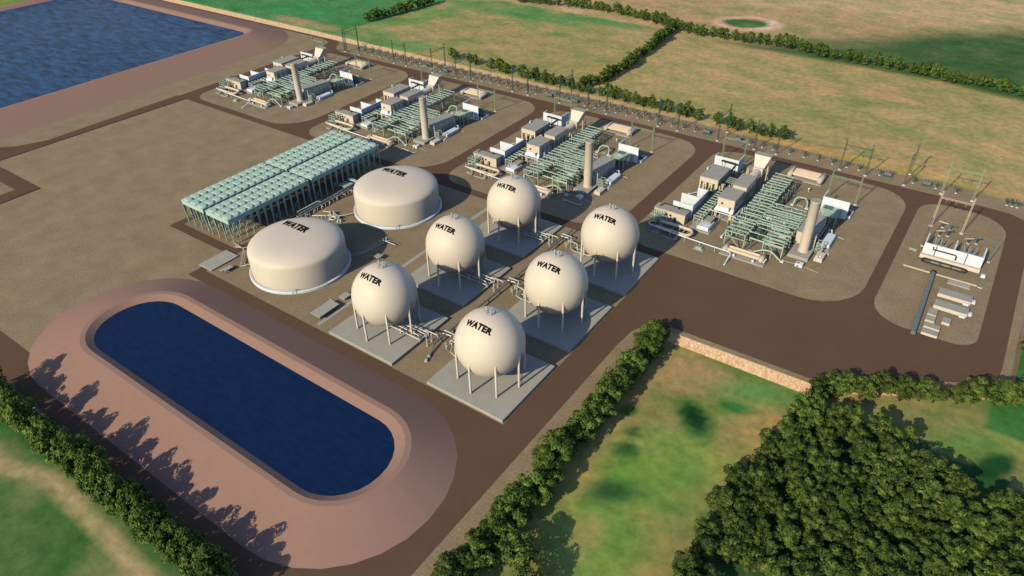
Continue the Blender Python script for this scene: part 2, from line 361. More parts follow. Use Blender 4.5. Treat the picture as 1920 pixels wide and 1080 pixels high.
p.prism(rrect(122.4, 153, 90, 181, (11, 7, 13, 9)), 0, .07)
structure('gravel_pad', p, 'gravel')
p = MB().box(-20.6, -19.0, -12, 80, -.05, .06)
structure('concrete_path', p, 'concrete')

def bank(name, wname, toe, crest_o, crest_i, wl, z0, zc, zw, m, n=7):
    rings = [(rrect(*toe, n), z0), (rrect(*crest_o, n), zc), (rrect(*crest_i, n), zc), (rrect(*wl, n), zw), (rrect(wl[0] + 2, wl[1] - 2, wl[2] + 2, wl[3] - 2, max(1, wl[4] - 2), n), zw - 1)]
    p = MB()
    for (a, za), (c_, zb) in zip(rings, rings[1:]):
        q = len(a)
        p.add([(x, y, za) for x, y in a] + [(x, y, zb) for x, y in c_], [(k, (k + 1) % q, q + (k + 1) % q, q + k) for k in range(q)], True)
    structure(name, p, 'bank')
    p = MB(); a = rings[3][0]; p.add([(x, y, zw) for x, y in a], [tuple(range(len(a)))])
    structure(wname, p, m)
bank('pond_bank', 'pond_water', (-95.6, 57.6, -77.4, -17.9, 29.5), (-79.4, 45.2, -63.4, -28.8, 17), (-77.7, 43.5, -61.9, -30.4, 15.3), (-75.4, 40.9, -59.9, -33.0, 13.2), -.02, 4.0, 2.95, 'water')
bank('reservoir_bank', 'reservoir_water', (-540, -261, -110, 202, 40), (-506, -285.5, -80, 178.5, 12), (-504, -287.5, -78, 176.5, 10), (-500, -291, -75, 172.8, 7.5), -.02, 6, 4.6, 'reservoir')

# ------------------------------------------------------------------ lettering
def text_mesh(word, w, h, bold=.03):
    cu = bpy.data.curves.new('t', 'FONT'); cu.body = word; cu.offset = bold; cu.space_character = 1.09; cu.resolution_u = 3
    ob = bpy.data.objects.new('t', cu); COL.objects.link(ob)
    dg = bpy.context.evaluated_depsgraph_get(); me = bpy.data.meshes.new_from_object(ob.evaluated_get(dg))
    bpy.data.objects.remove(ob); bpy.data.curves.remove(cu)
    xs_ = [v.co.x for v in me.vertices]; ys_ = [v.co.y for v in me.vertices]; x0, x1, y0, y1 = min(xs_), max(xs_), min(ys_), max(ys_)
    for v in me.vertices: v.co = ((v.co.x - x0) / (x1 - x0) * w, (v.co.y - y0) / (y1 - y0) * h, 0)
    bm = bmesh.new(); bm.from_mesh(me); bpy.data.meshes.remove(me)
    bmesh.ops.triangulate(bm, faces=bm.faces[:])
    for _ in range(4):
        es = [e for e in bm.edges if e.calc_length() > .7]
        if not es: break
        bmesh.ops.subdivide_edges(bm, edges=es, cuts=1); bmesh.ops.triangulate(bm, faces=bm.faces[:])
    return bm
def finish(bm, name, m, parent):
    me = bpy.data.meshes.new(name); bm.to_mesh(me); bm.free(); me.materials.append(M[m])
    ob = bpy.data.objects.new(name, me); COL.objects.link(ob); ob.parent = parent; return ob

# ------------------------------------------------------------------ spherical tanks
DX, DY, HS = 40.39, 34.42, 13.11
def make_sphere():
    t = thing('spherical_tank', '', 'tank', (0, 0, 1), 'six spherical water tanks')
    H = HS - 1
    b = MB(); prof = [(10 * math.sin(R(a)), H - 10 * math.cos(R(a))) for a in range(0, 181, 4)]
    b.lathe([(max(r, .001), z) for r, z in prof], 0, 0, 72, True); sh = b.build('shell', 'tank', t, (0, 0, 0))
    for k in range(8):
        a = R(45 * k); x, y = 9.75 * math.cos(a), 9.75 * math.sin(a)
        b = MB().tube([(x, y, 0), (x, y, 11.6), (x * .985, y * .985, 12.1)], [.32, .32, .14], 12); b.build('leg', 'beige', t, (0, 0, 0))
        b = MB().lathe([(.45, 0), (.45, .14), (.3, .2)], x, y, 14, False); b.build('leg_base', 'concrete', t, (0, 0, 0))
    bm = text_mesh('WATER', 8.7, 1.06, .062)
    for v in bm.verts:
        u = v.co.x - 4.4; th = R(55.6 + 11.2 * v.co.y); r = math.sqrt(100 - u * u) + .035
        v.co = (u, -r * math.cos(th), H + r * math.sin(th))
    finish(bm, 'lettering', 'black', t)
    b = MB(); tz = H + 10
    r_ = random.Random(5)
    b.lathe([(1.5, tz - .25), (1.5, tz - .05)], 0, .4, 20, False)
    for k in range(9):
        a = 2 * math.pi * k / 9; x, y = 1.35 * math.cos(a), .4 + 1.35 * math.sin(a)
        b.bar((x, y, tz - .1), (x, y, tz + .75), .07); x2, y2 = 1.35 * math.cos(a + .7), .4 + 1.35 * math.sin(a + .7)
        b.bar((x, y, tz + .72), (x2, y2, tz + .72), .06)
    b.build('top_platform', 'pipe', t, (0, 0, 0))
    for (x, y, h, r) in ((-1.1, .5, 1.5, .22), (.1, .3, 1.0, .15), (.9, -.1, .7, .26), (-.5, -.5, .55, .22), (1.0, .8, .8, .18), (-.1, 1.2, .9, .14)):
        b = MB().tube([(x, y, tz - .3), (x, y, tz + h * .7)], r * .7, 8).tube([(x, y, tz + h * .7), (x, y, tz + h)], r, 8); b.build('nozzle', 'pipe', t, (0, 0, 0))
    b = MB()
    for zz in range(0, 30): b.bar((9.95, .9, .3 + zz * .4), (9.95, 1.4, .3 + zz * .4), .05)
    b.bar((9.95, .9, 0), (9.95, .9, 12.4), .06).bar((9.95, 1.4, 0), (9.95, 1.4, 12.4), .06); b.build('ladder', 'steel', t, (0, 0, 0))
    b = MB().lathe([(10.07, H - .05), (10.07, H + .05)], 0, 0, 72, True, close=False)
    return t
sp = make_sphere()
slab0 = MB().bbox(-13.43, 13.43, -13.15, 13.15, 0, 1, .06).build('foundation_slab', 'concrete')
WHERE = {(0, 0): 'front left', (0, 1): 'middle left', (0, 2): 'rear left', (1, 0): 'front right, nearest the camera', (1, 1): 'middle right', (1, 2): 'rear right, nearest the brown apron'}
first = True
for (i, j), w in WHERE.items():
    t = sp if first else copy_tree(sp)
    t.location = (i * DX, j * DY, 1); t['label'] = 'round white water sphere on eight legs, ' + w + ' of the six'
    s_ = slab0 if first else slab0.copy()
    if not first: COL.objects.link(s_)
    s_.location = (i * DX, j * DY, 0); tag(s_, 'square grey concrete slab under the ' + w.split(',')[0] + ' water sphere', 'slab', 'slabs under the water spheres')
    first = False
# pipework of each sphere, and the pipeline between the two rows
def sphere_pipes_left():
    t = thing('sphere_pipework', '', 'pipework', (0, 0, 0), 'pipework at the water spheres')
    for y0, x1, z in ((-1.1, 13.8, 2.0), (.2, 12.4, 2.2), (1.9, 13.4, 2.0), (2.6, 14.2, 2.4)):
        b = MB().tube([(0.6, y0, 2.6), (1.6, y0, z), (x1 - .3, y0, z), (x1, y0, z - .3), (x1, y0, 1.2)], .15, 8); b.build('pipe', 'pipe', t, (0, 0, 0))
    b = MB().tube([(12.1, 3.1, .9), (12.1, 3.1, 2.2), (12.4, 3.2, 2.4), (17.2, 3.3, 2.4), (17.4, 3.3, 1.7)], .2, 8); b.build('pipe', 'pipe', t, (0, 0, 0))
    b = MB().tube([(17.3, 5.8, 1.5), (20.4, 6.2, 1.5)], .22, 8); b.build('pipe', 'pipe', t, (0, 0, 0))
    for (x, y) in ((6, -1.1), (7.2, 1.9), (10.5, .2), (11, 2.6), (15, .8), (15.8, 2.2), (16.2, -.4)):
        zb = 1 if x < 13 else 0
        b = MB().tube([(x, y, zb), (x, y, 2.9)], .1, 6).tube([(x, y, 2.5), (x, y, 2.85)], .3, 8).box(x - .22, x + .22, y - .22, y + .22, zb, zb + .55); b.build('valve', 'pipe', t, (0, 0, 0))
    b = MB()
    for x in (3, 6, 9, 12):
        for y in (-1.1, .8, 2.6): b.bar((x, y, 1), (x, y, 2.1), .1)
        b.bar((x, -1.2, 1.95), (x, 2.8, 1.95), .1)
    b.build('pipe_support', 'steel', t, (0, 0, 0)); return t
def sphere_pipes_right():
    t = thing('sphere_pipework', '', 'pipework', (0, 0, 0), 'pipework at the water spheres')
    X0, Y0 = -DX, -2 * DY
    f = lambda *pts: [(x + X0, y + Y0, z) for x, y, z in pts]
    b = MB().tube(f((17.2, 75.7, 1.9), (21, 75.8, 1.9), (21.5, 75.3, 1.8), (21.6, 74.4, .6)), .22, 8); b.build('pipe', 'pipe', t, (0, 0, 0))
    b = MB().tube(f((21.4, 73.2, .3), (21.4, 73.2, 1.6), (21.8, 73.1, 1.9), (25.3, 72.7, 1.9), (25.7, 72.5, 1.7), (25.8, 72.2, .6)), .2, 8); b.build('pipe', 'pipe', t, (0, 0, 0))
    b = MB().tube(f((24.6, 72.4, 1.3), (24.0, 71, 1.3), (24.6, 69.3, 1.3), (27.0, 68.5, 1.4), (34.0, 68.4, 2.0), (38, 68.6, 2.6)), .17, 8); b.build('pipe', 'pipe', t, (0, 0, 0))
    b = MB().tube(f((26, 70.4, 1.8), (37, 69.6, 2.1), (39, 69.4, 2.9)), .16, 8); b.build('pipe', 'pipe', t, (0, 0, 0))
    for (x, y) in ((21.6, 70.8), (22.5, 70.2), (23.2, 71.8), (27.6, 69.6), (30, 70.1), (33, 68.6), (35.2, 67.9)):
        zb = 1 if x > 27 else 0
        b = MB().tube(f((x, y, zb), (x, y, 2.3)), .11, 6).tube(f((x, y, 1.8), (x, y, 2.2)), .3, 8); b.build('valve', 'pipe', t, (0, 0, 0))
    b = MB()
    for x in (28, 31, 34): b.bar(*f((x, 68.2, 1.6), (x, 70.6, 1.6)), .1).bar(*f((x, 68.3, 1), (x, 68.3, 1.7)), .1).bar(*f((x, 70.4, 1), (x, 70.4, 1.7)), .1)
    b.build('pipe_support', 'steel', t, (0, 0, 0)); return t
for i, mk in ((0, sphere_pipes_left), (1, sphere_pipes_right)):
    base = mk()
    for j in range(3):
        t = base if j == 0 else copy_tree(base)
        t.location = (i * DX, j * DY, 0); t['label'] = 'white valves and thin pipes beside the ' + WHERE[(i, j)].split(',')[0] + ' water sphere'
t = thing('pipeline', 'long straight grey pipeline running between the two rows of water spheres', 'pipeline', (18.4, 0, 0))
MB().tube([(20.2, -5.2, .35), (19.9, -4, .4), (19.4, -2.2, .5), (18.9, -.9, .9), (18.3, .3, 1.5), (18.2, 2, 1.55), (18.6, 81, 1.55)], .3, 10).build('pipe', 'steel', t)
MB().tube([(20.6, -6.2, .35), (20.3, -5.4, .35)], .45, 10).build('end_flange', 'pipe', t)
MB().tube([(20.05, -4.4, .4), (19.85, -3.7, .42)], .5, 10).build('valve', 'pipe', t)
for y in range(4, 82, 6):
    MB().bar((18.3, y, 0), (18.3, y, 1.3), .3).build('pipe_support', 'steel', t)

# ------------------------------------------------------------------ flat dome tanks
def make_tank():
    t = thing('dome_tank', '', 'tank', (0, 0, 0), 'two large flat-topped water tanks')
    n = 96; h1, h2, r = 9.3, 13.1, 16.75
    MB().lathe([(r, 0), (r, h1 - .25), (r - .06, h1)], 0, 0, n, True, close=False).build('shell', 'tank', t, (0, 0, 0))
    prof = [((r - .06) * math.cos(a) ** .72 if a < 1.57 else .001, h1 + (h2 - h1) * math.sin(a) ** 1.0) for a in [math.pi / 2 * k / 16 for k in range(17)]]
    MB().lathe(prof, 0, 0, n, True, close=False).build('dome_roof', 'tank', t, (0, 0, 0))
    MB().lathe([(17.75, 0), (17.75, .75), (17.55, .95), (16.9, .95), (16.8, .6)], 0, 0, n, False, close=False).build('base_ring', 'white', t, (0, 0, 0))
    def dz(rr):                                        # height of the dome at radius rr
        c_ = min(1, (rr / (r - .06)) ** (1 / .72)); return h1 + (h2 - h1) * math.sqrt(max(0, 1 - c_ * c_))
    bm = text_mesh('WATER', 12.6, 3.3, .035)
    ex = bmesh.ops.extrude_face_region(bm, geom=bm.faces[:]); up = {e for e in ex['geom'] if isinstance(e, bmesh.types.BMVert)}
    for v in bm.verts:
        x = v.co.x - 10.4; y = v.co.y + 2.5 - .0 * x
        v.co = (x, y, dz(math.hypot(x, y)) + (.16 if v in up else -.1))
    finish(bm, 'lettering', 'black', t)
    b = MB()
    for a0, a1 in ((-70, -40), (-40, -10)):
        b.tube([(17.3 * math.cos(R(a)), 17.3 * math.sin(R(a)), 1.25) for a in range(a0, a1 + 1, 5)], .09, 6)
    b.build('ring_pipe', 'pipe', t, (0, 0, 0))
    b = MB()
    for a in (-50, -46):
        b.bar((17.9 * math.cos(R(a)), 17.9 * math.sin(R(a)), 0), (17.6 * math.cos(R(a)), 17.6 * math.sin(R(a)), 2.2), .14)
    for k in range(6):
        b.bar((17.8 * math.cos(R(-50)), 17.8 * math.sin(R(-50)), .3 + k * .35), (17.8 * math.cos(R(-46)), 17.8 * math.sin(R(-46)), .3 + k * .35), .09)
    b.build('ladder', 'white', t, (0, 0, 0))
    return t
tk = make_tank(); tk.location = (-50.8, 8.0, 0); tk['label'] = 'wide flat-topped cream water tank nearer the pond'
t2 = copy_tree(tk); t2.location = (-50.8, 59.0, 0); t2['label'] = 'wide flat-topped cream water tank farther from the pond, at the unit road'

# ------------------------------------------------------------------ teal air-cooled condenser: four bays of domed cells on legs
def make_bay():
    t = thing('condenser_bay', '', 'condenser', (0, 0, 0), 'four teal condenser bays')
    W, D, z0, z1 = 13.5, 38.6, 8.7, 10.6
    b = MB().box(0, W, 0, D, z0, z1 - .25).box(-.12, W + .12, -.12, D + .12, z1 - .25, z1); b.build('deck', 'teal_pale', t, (0, 0, 0))
    cap = None
    for i in range(3):
        for j in range(12):
            cx, cy = W * (i + .5) / 3, D * (j + .5) / 12
            if cap is None:
                cb = MB().lathe([(1, 0), (1, .30), (.84, .50), (.3, .55)], 0, 0, 8, False, 2.2, 1.6); cap = cb.build('fan_cowl', 'teal_pale', t, (0, 0, 0)); c_ = cap
            else: c_ = cap.copy(); COL.objects.link(c_)
            c_.location = (cx, cy, z1)
    leg = None
    for i in range(4):
        for j in range(13):
            if leg is None:
                lb = MB().box(-.14, .14, -.14, .14, 0, z0).hull8([(-.1, -.14, 3.2), (.1, -.14, 3.2), (.1, .14, 3.2), (-.1, .14, 3.2)], [(-.11, -.55, z0), (.11, -.55, z0), (.11, .55, z0), (-.11, .55, z0)])
                leg = lb.build('leg', 'teal_pale', t, (0, 0, 0)); c_ = leg
            else: c_ = leg.copy(); COL.objects.link(c_)
            c_.location = (.25 + (W - .5) * i / 3, .25 + (D - .5) * j / 12, 0)
    b = MB()
    for j in range(0, 12, 3):
        for i in (0, 3):
            x = .25 + (W - .5) * i / 3; y = .25 + (D - .5) * j / 12; y2 = .25 + (D - .5) * (j + 1) / 12
            b.bar((x, y, .3), (x, y2, 5), .1).bar((x, y2, .3), (x, y, 5), .1)
    b.build('brace', 'teal_pale', t, (0, 0, 0))
    return t
bay = make_bay()
for k, (x, y, w) in enumerate(((-111.2, 3.2, 'near left, over the brown road corner'), (-96.0, 3.2, 'near right, beside the nearer flat tank'), (-111.2, 43.6, 'far left, toward the open gravel'), (-96.0, 43.6, 'far right, beside the farther flat tank'))):
    t = bay if k == 0 else copy_tree(bay); t.location = (x, y, 0); t['label'] = 'teal condenser bay with domed cells, ' + w

# ------------------------------------------------------------------ gantries
def lattice(b, x, y, z0, z1, w0, w1, c=.09):
    n = max(3, int((z1 - z0) / 1.1)); P = []
    for k in range(n + 1):
        t = k / n; w = (w0 + (w1 - w0) * t) / 2; z = z0 + (z1 - z0) * t
        P.append([(x - w, y - w, z), (x + w, y - w, z), (x + w, y + w, z), (x - w, y + w, z)])
    for q in range(4): b.bar(P[0][q], P[-1][q], c)
    for k in range(n):
        for q in range(4):
            a, c_ = (q, (q + 1) % 4) if (k + q) % 2 else ((q + 1) % 4, q)
            b.bar(P[k][a], P[k + 1][c_], c * .75)
def make_gantry(span, h, mat, along='x', name='gantry'):
    t = thing(name, '', 'gantry', (0, 0, 0))
    e = (lambda s_: (s_, 0)) if along == 'x' else (lambda s_: (0, s_))
    for s_ in (0, span):
        x, y = e(s_); b = MB(); lattice(b, x, y, .3, h, .62, .38); p_ = b.build('post', mat, t, (0, 0, 0))
        MB().lathe([(.7, 0), (.7, .3), (.4, .34)], x, y, 12, False).build('footing', 'white', p_, (0, 0, 0))
    zb = h * .80; b = MB(); (x0, y0), (x1, y1) = e(0), e(span)
    for dz_ in (0, .5): b.bar((x0, y0, zb + dz_), (x1, y1, zb + dz_), .11)
    n = int(span)
    for k in range(n):
        f = lambda q: (x0 + (x1 - x0) * q / n, y0 + (y1 - y0) * q / n)
        b.bar((*f(k), zb + (.5 if k % 2 else 0)), (*f(k + 1), zb + (0 if k % 2 else .5)), .07)
    b.build('crossbeam', mat, t, (0, 0, 0))
    for q in (.2, .5, .8):
        x, y = x0 + (x1 - x0) * q, y0 + (y1 - y0) * q
        MB().lathe([(.05, zb - 1.2), (.16, zb - 1.1), (.16, zb - .2), (.05, zb)], x, y, 8, False).build('insulator', 'porcelain', t, (0, 0, 0))
    return t
YG = 190.6
wide = [(127.5, 11.3), (87.5, 10.6), (49.5, 10.2), (1.1, 10.3), (-38.9, 10.9), (-86.9, 10.2), (-127, 11), (-176, 10.2), (-217, 11.5)]
for k, (x, sp_) in enumerate(wide):
    t = make_gantry(sp_, 14.3, 'green_post' if k == 0 else 'yard_post'); t.location = (x, YG, 0); t['group'] = 'gantries along the switchyard'
    t['label'] = ('tall teal lattice gantry facing the site road, ' + ordinal(k) + ' from the right end of the switchyard') if k else 'pale green gantry over the substation corner, rightmost of the switchyard row'
for k, x in enumerate((113.5, 32, -56, -144.8, -218.3)):
    t = make_gantry(12, 14.3, 'yard_post', 'y'); t.location = (x, YG - .3, 0); t['group'] = 'gantries turned across the switchyard'
    t['label'] = 'dark lattice gantry turned end-on to the road, ' + ordinal(k) + ' from the right'
t = make_gantry(10.4, 15, 'orange'); t.location = (128.8, 160.9, 0); t['label'] = 'pale orange-white gantry standing inside the substation pad'; t['group'] = 'gantries along the switchyard'

# small switchyard gear
def make_support():
    t = thing('bus_support', '', 'insulator', (0, 0, 0), 'bus supports in the switchyard')
    b = MB().box(-.34, .34, -.34, .34, 0, .3); b.build('footing', 'white', t, (0, 0, 0))
    b = MB().bar((0, 0, .3), (0, 0, 2.0), .26).bar((-1.0, .25, 2.0), (1.0, -.25, 2.0), .2); b.build('post', 'yard_post', t, (0, 0, 0))
    for s_ in (-.9, 0, .9):
        MB().tube([(s_, -.25 * s_, 2.0), (s_ * 1.35, -.25 * s_ + .3, 3.5)], [.17, .11], 7).build('insulator', 'yard_post', t, (0, 0, 0))
    MB().bar((0, 0, 2), (0, 1.7, 2.5), .16).bar((0, 1.7, 0), (0, 1.7, 2.5), .18).build('arm', 'yard_post', t, (0, 0, 0))
    return t
spp = make_support(); rows = [(x, 194.4) for x in (154, 152.2, 150.4, 132.4, 124.9, 116.2, 103, 94.6, 89.5, 83.4, 77.2, 71.0, 64.6, 57, 52, 46)]
x = 19
while x > -216:
    if min(abs(x - q) for q in (-65, -49, -154, -138, 24.7)) > 3.4: rows.append((x, 194.2 + .5 * rnd.random()))
    x -= 6.2
nf = len(rows)
x = -4
while x > -214: rows.append((x, 198.6 + .5 * rnd.random())); x -= 6.6
for k, (x, y) in enumerate(rows):
    t = spp if k == 0 else copy_tree(spp); t.location = (x, y, 0); t.rotation_euler = (0, 0, R(rnd.uniform(-20, 20)))
    t['label'] = 'small teal bus support with white foot, ' + (ordinal(k) + ' from the right in the road-side row' if k < nf else ordinal(k - nf) + ' from the right in the field-side row')
def make_breaker():
    t = thing('circuit_breaker', '', 'breaker', (0, 0, 0), 'circuit breakers in the switchyard')
    MB().box(-2.1, 2.1, -1.4, 1.2, 0, .18).build('base_slab', 'teal_dark', t, (0, 0, 0))
    MB().bbox(-1.3, 1.3, -.6, .8, .8, 1.9, .15).build('cabinet', 'steel', t, (0, 0, 0))
    for sx in (-1.1, 1.1): MB().bar((sx, 0, .18), (sx, 0, .8), .25).build('leg', 'yard_post', t, (0, 0, 0))
    for sx in (-1, 0, 1):
        for sy in (-1, 1): MB().tube([(sx * .9, sy * .3, 1.9), (sx * 1.2, sy * 1.1, 3.6)], [.2, .12], 8).build('bushing', 'porcelain', t, (0, 0, 0))
    return t
br = make_breaker()
for k, x in enumerate((121.4, 106.2, 40.2, 24.8, -49, -65, -138, -154)):
    t = br if k == 0 else copy_tree(br); t.location = (x, 195, 0); t['label'] = 'dark circuit breaker with six bushings on a green base, ' + ordinal(k) + ' from the right'
b = MB()
for i, (y, z) in enumerate(((197.2, 5.2), (198.4, 5.2), (199.4, 5.2))):
    b.tube([(59.7, y, z + 1.5), (66, y, z + .6), (73.5, y, z + .2), (81, y, z + .6), (87.6, y, z + 1.5)], .06, 5)
tag(b.build('bus_conductor', 'dark'), 'three thin dark conductors strung along the tan field edge of the switchyard', 'conductor')

# ------------------------------------------------------------------ one power unit, built at the nearest place, then repeated
UNIT = []
def U(name, label, cat, loc, group):
    t = thing(name, label, cat, loc, group); UNIT.append((t, label)); return t
# control building
t = U('control_building', 'low beige control building at the road end', 'building', (44.8, 109.3, 0), 'control buildings of the power units')
MB().box(38.5, 51.2, 109.3, 113.1, 0, 4.3).build('wall', 'clad', t); MB().box(38.3, 51.4, 109.1, 113.3, 4.3, 4.6).build('roof', 'roof', t)
for x in (46.8, 41.4): MB().box(x, x + 1.0, 109.22, 109.32, .05, 2.4).build('door', 'dark', t)
for x in (43.2, 44.9): MB().box(x, x + .9, 109.23, 109.32, 2.3, 3.1).build('window', 'dark', t)
MB().tube([(40.2, 110.7, 4.6), (40.2, 110.7, 5.0), (40.4, 111.2, 5.05), (41, 112.9, 5.05), (50.9, 112.9, 5.05)], .2, 8).box(46.9, 47.5, 112.2, 113.1, 4.6, 5.3).build('roof_duct', 'dark', t)
MB().box(39.5, 52.4, 108.2, 109.1, 0, .4).build('step', 'concrete', t)
# comb-shaped fire wall
def panelled(t, x0, x1, y0, y1, z0, z1, name='wall_panel'):
    b = MB().box(x0, x1, y0, y1, z0, z1)
    L = max(x1 - x0, y1 - y0); n = max(1, round(L / 3.4))
    for k in range(1, n):
        if x1 - x0 > y1 - y0: xx = x0 + (x1 - x0) * k / n; b.box(xx - .08, xx + .08, y0 - .06, y1 + .06, z0, z1 + .02)
        else: yy = y0 + (y1 - y0) * k / n; b.box(x0 - .06, x1 + .06, yy - .08, yy + .08, z0, z1 + .02)
    return b.build(name, 'white', t)
t = U('fire_wall', 'white comb-shaped fire wall behind the control building', 'wall', (51.4, 123, 0), 'white fire walls of the power units')
panelled(t, 51.3, 51.65, 115.2, 130.6, 0, 6)
for y, x0 in ((115.2, 43.5), (122.7, 43.6), (130.25, 47.2)): panelled(t, x0, 51.28, y, y + .35, 0, 6)
for (y, x) in ((118.8, 47.6), (126.5, 47.8)):
    t = U('transformer', 'grey transformer in the ' + ('front' if y < 120 else 'rear') + ' bay of the comb wall', 'transformer', (x, y, 0), 'transformers inside the comb walls')
    MB().bbox(x - 1.7, x + 1.7, y - 1.2, y + 1.2, .4, 2.8, .2).build('tank', 'steel', t); MB().box(x - 2.2, x + 2.2, y - 1.6, y + 1.6, 0, .4).build('base', 'concrete', t)
    for s_ in (-1, 0, 1): MB().tube([(x + s_, y, 2.8), (x + s_, y + .2, 4.2)], [.2, .12], 8).build('bushing', 'porcelain', t)
    b = MB()
    for k in range(6): b.box(x - 1.5 + k * .55, x - 1.2 + k * .55, y - 1.75, y - 1.22, .7, 2.5)
    b.build('radiator', 'steel', t)
# narrow cable and pipe rack between wall and hall
def rack(t, x0, x1, y0, y1, z, nb, z2=None, cols=None, m='teal', w=.26, pipes=(), pr=.16, tray=None, braces=True, coldiv=2, jit=0):
    rj = random.Random(99)
    for k in range(nb + 1):
        y = y0 + (y1 - y0) * k / nb
        jy = jit * (rj.random() - .5); ea, eb = jit * rj.random() * .5, jit * rj.random() * .5; ww = w * (1 + .5 * jit * (rj.random() - .5)); zj = .12 * jit * (rj.random() - .5)
        if not (jit and k % coldiv and rj.random() < .16): MB().box(x0 - .1 - ea, x1 + .1 + eb, y + jy - ww / 2, y + jy + ww / 2, z - .3 + zj, z + zj).build('crossbeam', m, t)
        if jit and rj.random() < .55: MB().box(x0 + rj.random() * 2.5, x1 - rj.random() * 2.5, y + jy + .9, y + jy + 1.12, z - .75, z - .5).build('crossbeam', m, t)
        if z2 and k % 2 == 0: MB().box(x0, x1, y - w / 2.4, y + w / 2.4, z2 - .25, z2).build('crossbeam', m, t)
        if k % coldiv == 0:
            for x in (x0, x1): MB().box(x - .14, x + .14, y - .14, y + .14, 0, z - .3).build('column', m, t)
    for x in (x0, x1):
        b = MB().box(x - .11, x + .11, y0, y1, z - .62, z - .32)
        if z2: b.box(x - .1, x + .1, y0, y1, z2 - .52, z2 - .27)
        b.build('edge_beam', m, t)
    for q, x in enumerate(pipes):
        zz = (z2 if z2 and q % 2 else z - .62) + pr + .01
        if not (z2 and q % 2): zz = z - .75
        MB().tube([(x, y0 - .3, zz), (x, y1 + .2, zz)], pr * (1 + .5 * (q % 3 == 0)), 7).build('pipe', ('steel', 'teal_dark', 'pipe')[q % 3], t)
    if braces:
        for k in range(0, nb - coldiv + 1, coldiv * 2):
            ya, yb = y0 + (y1 - y0) * k / nb, y0 + (y1 - y0) * (k + coldiv) / nb
            for x in (x0, x1): MB().bar((x, ya, .2), (x, yb, z - .6), .14).build('brace', m, t)
    if tray: MB().box(tray[0], tray[1], y0 + .4, y1 - .4, tray[2], tray[2] + .25).build('cable_tray', 'dark', t)
t = U('cable_rack', 'narrow teal cable rack beside the white comb wall', 'pipe rack', (54.5, 124, 0), 'cable racks of the power units')
rack(t, 53.3, 56.6, 113.4, 138, 3.6, 12, 2.4, pipes=(53.8, 54.6, 55.4, 56.1), tray=(52.5, 53.1, 3.7), coldiv=3, jit=.7)
r_ = random.Random(11)
for k in range(10):
    y = 113.8 + k * 1.0; x = 52.9 + r_.random() * 3.8; MB().tube([(x, y, 0), (x, y, 2.2 + r_.random() * 1.8)], .12, 6).build('riser', 'teal' if k % 2 else 'pipe', t)
# switchgear building raised on piers
t = U('switchgear_building', 'beige switchgear building with overhanging grey roof on piers', 'building', (48.3, 139, 0), 'switchgear buildings of the power units')
MB().box(44.4, 52.2, 138.7, 151.6, 4.9, 6.9).build('wall', 'clad', t); MB().box(44.2, 52.4, 138.5, 151.8, 6.9, 7.15).build('roof', 'roof', t)
MB().box(45.3, 51.2, 140.6, 151, 0, 4.9).build('lower_wall', 'clad', t)
for x in (44.7, 47.2, 49.7, 51.9):
    for y in (139.1,): MB().box(x - .3, x + .3, y - .3, y + .3, 0, 4.9).build('pier', 'clad', t)
for y in (143, 147, 151): MB().box(51.6, 52.1, y - .3, y + .3, 0, 4.9).build('pier', 'clad', t)
for x in (46, 48.4): MB().box(x, x + 1.3, 140.5, 140.62, .1, 3).build('door', 'dark', t)
MB().box(44.3, 44.9, 145.5, 146.8, 7.15, 7.9).build('vent', 'white', t)
t = U('service_frame', 'teal steel frame with pipes before the switchgear piers', 'pipe frame', (49, 136.5, 0), 'service frames of the power units')
b = MB()
for k in range(6):
    x = 47.6 + (k % 3) * 2.2; y = 135.4 + (k // 3) * 2.0; b.bar((x, y, 0), (x, y, 3.4), .2)
for y in (135.4, 137.4):
    for z in (1.6, 3.3): b.bar((47.5, y, z), (52.1, y, z), .18)
for x in (47.6, 49.8, 52): b.bar((x, 135.4, 3.3), (x, 137.4, 3.3), .18)
b.build('frame', 'teal_dark', t); MB().tube([(42.8, 133.6, .4), (47.8, 136.2, 2.4), (50.4, 136.2, 2.4)], .26, 8).build('pipe', 'teal', t)
MB().box(42.2, 43.2, 133.1, 134.0, 0, .6).build('footing', 'white', t)
for k in range(5): MB().tube([(48 + k * .9, 136 + (k % 2), 0), (48 + k * .9, 136 + (k % 2), 3.9)], .16, 7).build('riser', 'teal_dark', t)
# rear white fire wall with bus duct
t = U('rear_fire_wall', 'white fire wall behind the switchgear building, with side wings', 'wall', (47, 162, 0), 'white fire walls of the power units')
panelled(t, 41.5, 52.2, 162, 162.35, 0, 6.2); panelled(t, 51.9, 52.2, 162.4, 169, 0, 6.2); panelled(t, 41.5, 41.8, 162.4, 165.5, 0, 6.2)
t = U('bus_duct', 'black bent bus duct in front of the rear white wall', 'duct', (50, 156, 0), 'black bus ducts of the power units')
MB().tube([(45.6, 159.6, 5.6), (46.0, 159.4, 5.9), (51.6, 159.2, 5.9), (52.2, 158.8, 5.9), (52.6, 152.2, 5.9), (51, 151.9, 5.9)], .42, 8).build('duct', 'dark', t)
for (x, y) in ((46, 159.4), (51.9, 159), (52.5, 153.5)): MB().bar((x, y, 0), (x, y, 5.6), .2).build('support', 'teal_dark', t)
t = U('link_rack', 'short teal rack linking switchgear building and turbine enclosure', 'pipe rack', (55.5, 146, 0), 'link racks of the power units')
b = MB()
for k in range(7):
    y = 145.2 + k * .75; b.bar((52.9, y, 4.0 + (k % 2) * .4), (58.3, y, 4.0 + (k % 2) * .4), .2)
for x in (53.2, 55.8, 58): b.bar((x, 145.1, 3.7), (x, 149.8, 3.7), .2).bar((x, 145.3, 0), (x, 145.3, 3.7), .2).bar((x, 149.6, 0), (x, 149.6, 3.7), .2)
b.build('frame', 'teal', t)
